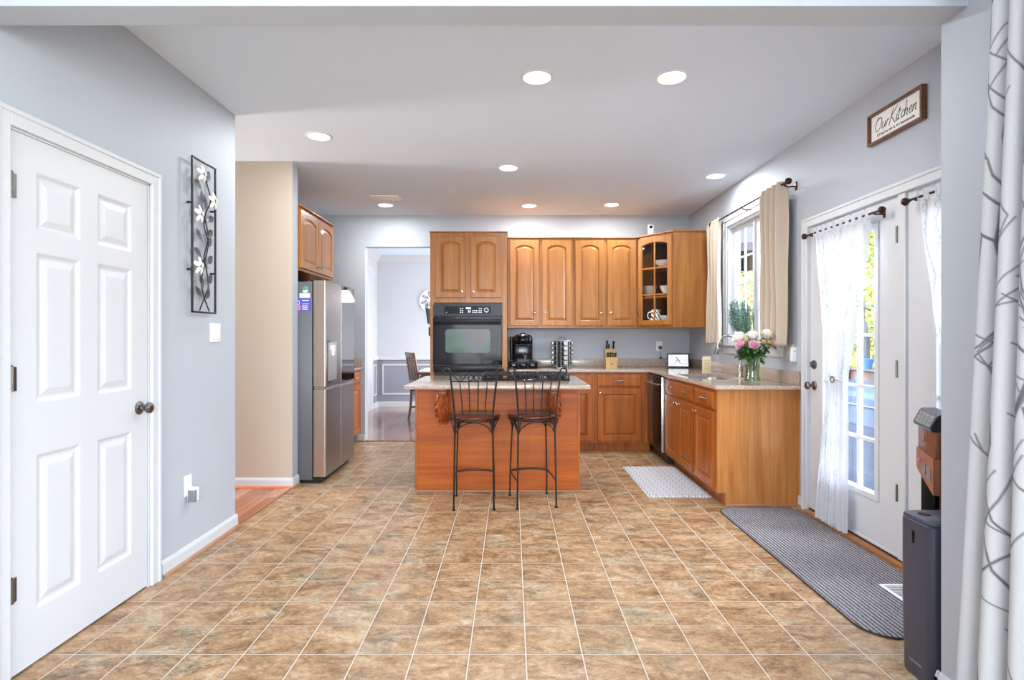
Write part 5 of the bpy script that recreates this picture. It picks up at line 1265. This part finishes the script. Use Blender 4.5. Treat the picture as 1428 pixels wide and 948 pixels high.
t = thing('floor_register', 'white slotted metal floor register near the end of the runner', 'vent', (1.925, 2.61, .0085))
bm = nb()
for q in ((-.07, -.052, -.16, .16), (.052, .07, -.16, .16), (-.052, .052, -.16, -.142), (-.052, .052, .142, .16)): box(bm, q[0], q[1], q[2], q[3], 0, .007, .002)
link('frame', bm, 'white_plastic', t)
bm = nb()
for k in range(17): y = -.135+k*.0168; box(bm, -.052, .052, y-.0032, y+.0032, 0, .0035)
link('slats', bm, 'white_plastic', t); bm = nb(); box(bm, -.052, .052, -.142, .142, 0, .001); link('opening', bm, 'black_plastic', t)

# ------------------------------------------------------------------ bin and water dispenser
t = thing('trash_can', 'slim navy blue plastic bin standing against the wall end', 'bin', (1.65, 2.028, 0))
bm = nb(); hx, hy = .156, .083
loft(bm, [[(x, y, z) for x, y in rrect(-hx+d, hx-d, -hy+d, hy-d, .03, 6)] for d, z in ((.008, 0), (.004, .01), (.0, .30), (0, .580), (.004, .584))]); bn = link('body', bm, 'navy_plastic', t)
bm = nb(); loft(bm, [[(x, y, z) for x, y in rrect(-hx+d, hx-d, -hy+d, hy-d, .03, 6)] for d, z in ((.003, .585), (.001, .590), (.004, .598), (.012, .6015))]); ld = link('lid', bm, 'navy_plastic', t)
bm = nb(); lathe(bm, [(.020, 0), (.020, .002), (.016, .0025), (.004, .0015)], (-.105, .02, .6015), 18); link('lid_button', bm, 'black_plastic', ld)
bm = nb(); box(bm, -hx-.001, -hx+.001, .0, .012, .50, .545); link('indicator', bm, 'black_gloss', bn); bm = nb(); box(bm, -hx+.002, -hx+.0055, -.03, .03, .055, .062); link('emblem', bm, 'grey_plastic', bn)
t = thing('water_dispenser', 'tall copper and black water dispenser between bin and french door', 'water dispenser', (1.79, 2.40, 0), math.atan2(-.92, -.39))
# local x runs along the front (far to near), local +y goes into the body
w, d = .235, .31
bm = nb(); box(bm, 0, w, .02, d, .006, .90, .010); link('body', bm, 'dispenser_wood', t)
bm = nb(); box(bm, .004, w-.045, .004, .022, .02, .735, .004); link('lower_front', bm, 'water_black', t)
bm = nb(); box(bm, .0, w, -.006, .022, .775, .885, .004); up = link('upper_panel', bm, 'dispenser_wood', t)
bm = nb(); lathe(bm, [(.014, 0), (.014, .002), (.004, .003)], (.085, -.006, .835), 18, (0, -1, 0)); link('logo_disc', bm, 'copper_plastic', up)
bm = nb(); loft(bm, [[(x, y, z) for x, z in ((0.0, .70), (.03, .685), (w-.002, .630), (w-.002, .775), (0, .785))] for y in (-.012, .02)]); nz_ = link('nozzle_panel', bm, 'copper_plastic', t, smooth=False)
bm = nb(); box(bm, .09, .135, -.014, -.011, .690, .735); box(bm, .145, .20, -.014, -.011, .675, .730); link('nozzle_window', bm, 'grey_plastic', nz_)
bm = nb(); ball(bm, (.05, -.014, .735), .009, 8); link('child_lock', bm, 'ink_pink', nz_)
bm = nb(); loft(bm, [[(x, y, z) for y, z in ((-.018, .885), (-.022, .895), (.002, .948), (.012, .956), (.06, .958), (.07, .885))] for x in (-.008, w+.004)]); cp = link('control_panel', bm, 'black_enamel', t, smooth=False)
bm = nb(); loft(bm, [[(x, y, z) for y, z in ((-.0222, .8985), (.0000, .9465), (.003, .9460), (-.018, .8975))] for x in (.010, w-.012)]); link('panel_inset', bm, 'grey_plastic', cp, smooth=False)
bm = nb()
dn = Vector((0, -.09, .04)).normalized()
for i in range(4):
    for j in range(3):
        c = Vector((.040+.050*i, -.0225+.024*(.18+.3*j), .8975+.05*(.18+.3*j)))+dn*.0008; ball(bm, c, .006, 8, (2.4, .4, .8))
link('touch_button', bm, 'zinc', cp)
bm = nb(); loft(bm, [[(x, y, z) for y, z in rrect(.012, .16, .50, .90, .04, 5)] for x in (w-.001, w+.010)]); link('side_cover', bm, 'black_gloss', t)

# ------------------------------------------------------------------ things on the side of the oven cabinet, dining room
t = thing('utensil_holder', 'dark hanging utensil holder on the side of the oven cabinet', 'holder', (OX-.001, 6.06, 1.50))
bm = nb(); loft(bm, [[(x, y, z) for x, y in rrect(a, b, -.035, .035, .008, 3)] for a, b, z in ((-.030, 0, -.09), (-.055, 0, .08))]); link('bin', bm, 'black_plastic', t)
t = thing('scissors', 'blue handled scissors standing in the utensil holder', 'scissors', (OX-.030, 6.06, 1.58))
bm = nb()
for s in (-1, 1): tube(bm, [(s*.013-.008+.012*cos(a), 0, .045+.018*sin(a)+s*.008) for a in [k*pi/7 for k in range(14)]], .004, 6, True)
link('handles', bm, 'blue_plastic', t); bm = nb(); tube(bm, [(0, 0, -.03), (-.004, 0, .02)], .004, 6); link('blades', bm, 'chrome', t)
t = thing('hanging_keys', 'small bunch of dark keys hanging on the oven cabinet side', 'keys', (OX-.001, 6.06, 1.33))
bm = nb(); tube(bm, [(-.012, .012*cos(a), .055+.012*sin(a)) for a in [k*pi/6 for k in range(12)]], .0015, 5, True); box(bm, -.010, 0, -.01, .01, .065, .085, .002); link('key_ring', bm, 'dark_nickel', t)
bm = nb()
for k in range(4): box(bm, -.020-.004*(k % 2), -.004, -.014+.007*k, -.010+.007*k, -.05+.012*k, .045, .002); ball(bm, (-.012, -.012+.007*k, .01-.03*k*.6), .012, 8, (.8, .4, 1))
link('key', bm, 'black_plastic', t)
# dining table, chairs, chandelier, wall plate
t = thing('dining_table', 'dark walnut dining table glimpsed through the doorway', 'table', (-.80, 8.35, 0))
bm = nb(); box(bm, -.60, .75, -.48, .48, .725, .755, .006); link('tabletop', bm, 'walnut_chair', t)
bm = nb(); box(bm, -.52, .67, -.40, .40, .64, .725); link('apron', bm, 'walnut_chair', t)
for x in (-.5, .65):
    for y in (-.38, .38): bm = nb(); lathe(bm, [(.022, 0), (.03, .2), (.036, .5), (.03, .56), (.042, .62), (.042, .70)], (x, y, .004), 16); link('leg', bm, 'walnut_chair', t)
t = thing('placemat', 'pale grey woven cloth bunched on the dining table edge', 'cloth', (-1.20, 8.20, .7555))
bm = nb(); loft(bm, [[(x, y, z) for x, y in rrect(-.18+d, .22-d, -.2+d, .2-d, .04, 4)] for d, z in ((0, 0), (.005, .012), (.03, .030), (.07, .042))]); link('cloth', bm, 'cushion', t)
t = thing('dining_chair', 'walnut dining chair with slatted back drawn up to the dining table', 'chair', (-1.29, 8.33, .004), radians(-90+28))
# local: sitter faces +y ; back at y=-.2
def chair(t):
    for s in (-1, 1):
        bm = nb(); tube(bm, spline([(s*.185, -.235, 0), (s*.188, -.20, .25), (s*.190, -.195, .46), (s*.192, -.225, .75), (s*.192, -.275, 1.03)], 5), .019, 8, flat=1.2); link('rear_leg', bm, 'walnut_chair', t)
        bm = nb(); box(bm, s*.19-.02, s*.19+.02, .17, .21, 0, .44, .004); link('leg', bm, 'walnut_chair', t)
        bm = nb(); box(bm, s*.19-.01, s*.19+.01, -.19, .18, .17, .20, .003); link('stretcher', bm, 'walnut_chair', t)
    bm = nb(); box(bm, -.20, .20, -.20, .20, .39, .44, .004); link('seat_frame', bm, 'walnut_chair', t)
    bm = nb(); box(bm, -.21, .21, -.19, .22, .44, .485, .015, seg=3); link('seat', bm, 'walnut_chair', t)
    bm = nb(); box(bm, -.19, .19, -.285, -.258, .95, 1.03, .004); box(bm, -.19, .19, -.225, -.20, .56, .61, .004); link('back_rail', bm, 'walnut_chair', t)
    for x in (-.11, -.037, .037, .11): bm = nb(); loft(bm, [[(x+a, y, z) for a, y in ((-.018, yy-.006), (.018, yy-.006), (.018, yy+.006), (-.018, yy+.006))] for yy, z in ((-.213, .60), (-.24, .8), (-.271, .96))]); link('back_slat', bm, 'walnut_chair', t)
chair(t)
t = thing('wall_plate_art', 'round white openwork metal wall decoration in the dining room', 'wall art', (-1.475, YD-.012, 1.92))
bm = nb(); R_ = .20
tube(bm, [(R_*cos(a), 0, R_*sin(a)) for a in [k*pi/20 for k in range(40)]], .012, 8, True); tube(bm, [(.06*cos(a), 0, .06*sin(a)) for a in [k*pi/10 for k in range(20)]], .008, 8, True)
link('rim', bm, 'petal_enamel', t)
bm = nb(); lathe(bm, [(.192, 0), (.192, .004), (.004, .004)], (0, .010, 0), 40, (0, -1, 0)); link('backplate', bm, 'ceramic', t)
bm = nb()
for k in range(8):
    a = k*pi/4
    for rr3, sz in ((.085, .014), (.13, .020), (.165, .012)):
        c = Vector((rr3*cos(a+(.2 if rr3 > .1 else 0)), -.0, rr3*sin(a+(.2 if rr3 > .1 else 0)))); tube(bm, [c+Vector((sz*cos(b), 0, sz*sin(b)*1.2)) for b in [q*pi/4 for q in range(8)]], .004, 6, True)
link('openwork', bm, 'dark_nickel', t)
t = thing('chandelier', 'hanging dining room lamp with a glowing bell shade over the table', 'chandelier', (-.62, 8.5, 0))
bm = nb(); cyl(bm, (0, 0, 2.02), (0, 0, H-.02), .007, 8); lathe(bm, [(.06, 0), (.06, .015), (.02, .03)], (0, 0, H), 20, (0, 0, -1)); lathe(bm, [(.004, 1.93), (.03, 1.96), (.045, 2.0), (.02, 2.05), (.008, 2.08)], seg=16); link('stem', bm, 'bronze', t)
for k in range(3):
    a = k*2*pi/3+.3; bm = nb(); tube(bm, spline([(0, 0, 2.08), (.10*cos(a), .10*sin(a), 2.05), (.13*cos(a), .13*sin(a), 1.93), (.155*cos(a), .155*sin(a), 1.845)], 5), .004, 8); link('arm', bm, 'bronze', t)
bm = nb(); lathe(bm, [(.03, 2.0), (.05, 1.99), (.085, 1.94), (.12, 1.87), (.165, 1.82), (.162, 1.818), (.115, 1.868), (.08, 1.938), (.03, 1.985)], (0, 0, 0), 28, cap=False); link('lamp_shade', bm, 'shade_glow', t)
light('chandelier_lamp', 'POINT', (-.62, 8.5, 1.87), (0, 0, 0), 30, color=(1, .93, .82)).data.shadow_soft_size = .04
light('hall_lamp', 'POINT', (-5.2, 4.30, 1.6), (0, 0, 0), 120, color=(1, .97, .92)).data.shadow_soft_size = .06

# ------------------------------------------------------------------ outside: deck, cover, planter, trees, neighbour house
bm = nb(); box(bm, XR+.13, 9.2, -1, 16, -.16, -.10); o = struct('floor_deck', bm, 'deck_boards')
bm = nb(); box(bm, -30, 40, -20, 60, -1.3, -1.2); n = NT('lawn'); g = n.noise(n.obj(), 3, 5); n.base(n.ramp(g, [(.3, srgb(70, 92, 40)), (.7, srgb(120, 140, 66))])); n.p(Roughness=.95); M['lawn'] = n.m; struct('ground', bm, 'lawn')
t = thing('covered_patio_sofa', 'low outdoor sofa under a pale blue cover on the deck', 'outdoor sofa', (6.0, 9.0, -.10))
bm = nb(); loft(bm, [[(x+.03*sin(7*y+z*9), y+.03*sin(8*x), z) for x, y in rrect(-.55+d, .75-d, -1.9+d, 2.6-d, .2, 8)] for d, z in ((-.02, .0), (0, .2), (.01, .42), (.06, .50), (.16, .54))]); link('cover', bm, 'blue_cover', t)
bm = nb(); tube(bm, [(x, y, .30) for x, y in rrect(-.57, .77, -1.92, 2.62, .2, 8)], .012, 6, True); link('tie_cord', bm, 'grey_plastic', t)
t = thing('deck_railing', 'dark weathered wooden deck railing wall with a wide cap', 'railing', (7.4, 0, -.10))
bm = nb(); box(bm, 0, .10, 3, 16, 0.05, .66)
link('boards', bm, 'weathered_wood', t); bm = nb(); box(bm, -.10, .16, 3, 16, .66, .70, .01); link('cap_rail', bm, 'weathered_wood', t)
for y in (4, 6, 8, 10, 12, 14): bm = nb(); box(bm, -.06, .0, y-.05, y+.05, 0, .66); link('railing_post', bm, 'weathered_wood', t)
def pots(x, y, lab, mat, s=1):
    t = thing('planter_pot', lab, 'pot', (x, y, .6001)); bm = nb(); lathe(bm, [(.06*s, 0), (.09*s, .15*s), (.10*s, .15*s), (.10*s, .18*s), (.08*s, .18*s), (.004, .17*s)], seg=18); link('pot', bm, mat, t)
pots(7.42, 11.4, 'blue glazed flower pot on the deck railing', 'blue_plastic', 1.2); pots(7.42, 9.9, 'grey flower pot on the deck railing', 'terracotta', .9)
t = thing('patio_umbrella', 'closed dark grey patio umbrella standing beyond the deck railing', 'umbrella', (8.2, 12.75, -.10))
bm = nb(); cyl(bm, (0, 0, 0), (0, 0, 2.2), .025, 10); link('pole', bm, 'weathered_wood', t); bm = nb(); lathe(bm, [(.10, .75), (.14, .80), (.13, 1.3), (.06, 1.72), (.02, 1.78)], seg=14); link('canopy', bm, 'siding', t)
t = thing('open_parasol', 'large open dark grey parasol outside the sink window', 'umbrella', (4.75, 10.7, -.10))
bm = nb(); cyl(bm, (0, 0, 0), (0, 0, 3.55), .03, 10); link('pole', bm, 'weathered_wood', t)
bm = nb(); lathe(bm, [(.25, 0), (.25, .06), (.05, .10)], seg=20); link('base', bm, 'siding', t)
bm = nb(); lathe(bm, [(1.7, 2.84), (1.7, 2.98), (1.2, 3.22), (.6, 3.46), (.03, 3.62), (.03, 3.60), (.6, 3.44), (1.2, 3.20), (1.685, 2.97), (1.685, 2.84)], seg=8); link('canopy', bm, 'siding', t, smooth=False)
for k in range(8): a = k*pi/4; bm = nb(); tube(bm, [(.04*cos(a), .04*sin(a), 3.58), (1.66*cos(a), 1.66*sin(a), 2.95)], .01, 6); link('rib', bm, 'grey_plastic', t)
def tree(x, y, h, rad, mat, lab, seed, nleaf=2600, low=.12):
    r = random.Random(seed); t = thing('leafy_tree', lab, 'tree', (x, y, -1.2), 0, 'trees beyond the deck')
    bm = nb(); tube(bm, spline([(0, 0, 0), (.1, .05, h*.3), (0, -.1, h*.6), (.05, 0, h*.9)], 5), .1, 8, rr=[.16-.13*k/15 for k in range(16)])
    for k in range(14):
        a = r.uniform(0, 2*pi); z = h*r.uniform(.15, .8); L = rad*r.uniform(.5, .95); tube(bm, spline([(0, 0, z), (L*.5*cos(a), L*.5*sin(a), z+L*.3), (L*cos(a), L*sin(a), z+L*.45)], 3), .03, 5, rr=[.05-.04*q/6 for q in range(7)])
    link('trunk', bm, 'bark', t)
    vs = []; fc = []
    cl = [(r.uniform(-1, 1), r.uniform(-1, 1), r.uniform(0, 1)) for _ in range(60)]
    for k in range(nleaf):
        c = cl[r.randrange(len(cl))]; a = r.uniform(0, 2*pi)
        zf = low+(1-low)*min(1, max(0, c[2]+r.gauss(0, .07))); wr = rad*(.55+.45*sin(pi*min(1, zf*1.1)))
        p = Vector((c[0]*wr*.8+r.gauss(0, .16)*rad*.6, c[1]*wr*.8+r.gauss(0, .16)*rad*.6, zf*h)); s = r.uniform(.06, .12)
        d1 = Vector((r.gauss(0, 1), r.gauss(0, 1), r.gauss(0, .6))).normalized()*s; d2 = d1.cross(Vector((r.gauss(0, 1), r.gauss(0, 1), r.gauss(0, 1)))).normalized()*s*.55
        i = len(vs); vs += [p-d1, p+d2, p+d1, p-d2]; fc.append((i, i+1, i+2, i+3))
    me = bpy.data.meshes.new('foliage'); me.from_pydata([tuple(v) for v in vs], [], fc); me.materials.append(M[mat]); o = bpy.data.objects.new('foliage', me); C.objects.link(o); o.parent = t
TR = [(10.2, 12.6, 6.2, 1.7, 'tree_leaf', 'yellow-green tree right outside beyond the deck railing, nearest the doors'), (11.0, 15.8, 6.8, 2.0, 'tree_leaf', 'yellow-green tree outside, second from the doors'),
      (9.8, 18.6, 5.6, 1.6, 'tree_leaf_dark', 'dark green tree standing outside between the doors view and window view'), (9.7, 22.8, 6.6, 2.0, 'tree_leaf_pale', 'pale cream-leaved tree seen through the sink window'),
      (12.0, 27.0, 7.4, 2.4, 'tree_leaf', 'yellowing tree outside farthest along the garden'), (9.9, 10.2, 3.4, 1.3, 'tree_leaf_dark', 'low dark green shrubby tree by the railing'), (13.5, 19.5, 7.6, 2.6, 'tree_leaf_dark', 'tall dark green tree at the back of the garden'),
      (13.2, 13.2, 7.4, 2.4, 'tree_leaf', 'tall yellow-green tree at the back, behind the nearest tree')]
for i, a in enumerate(TR): tree(a[0], a[1], a[2], a[3], a[4], a[5], 40+i, 6500)
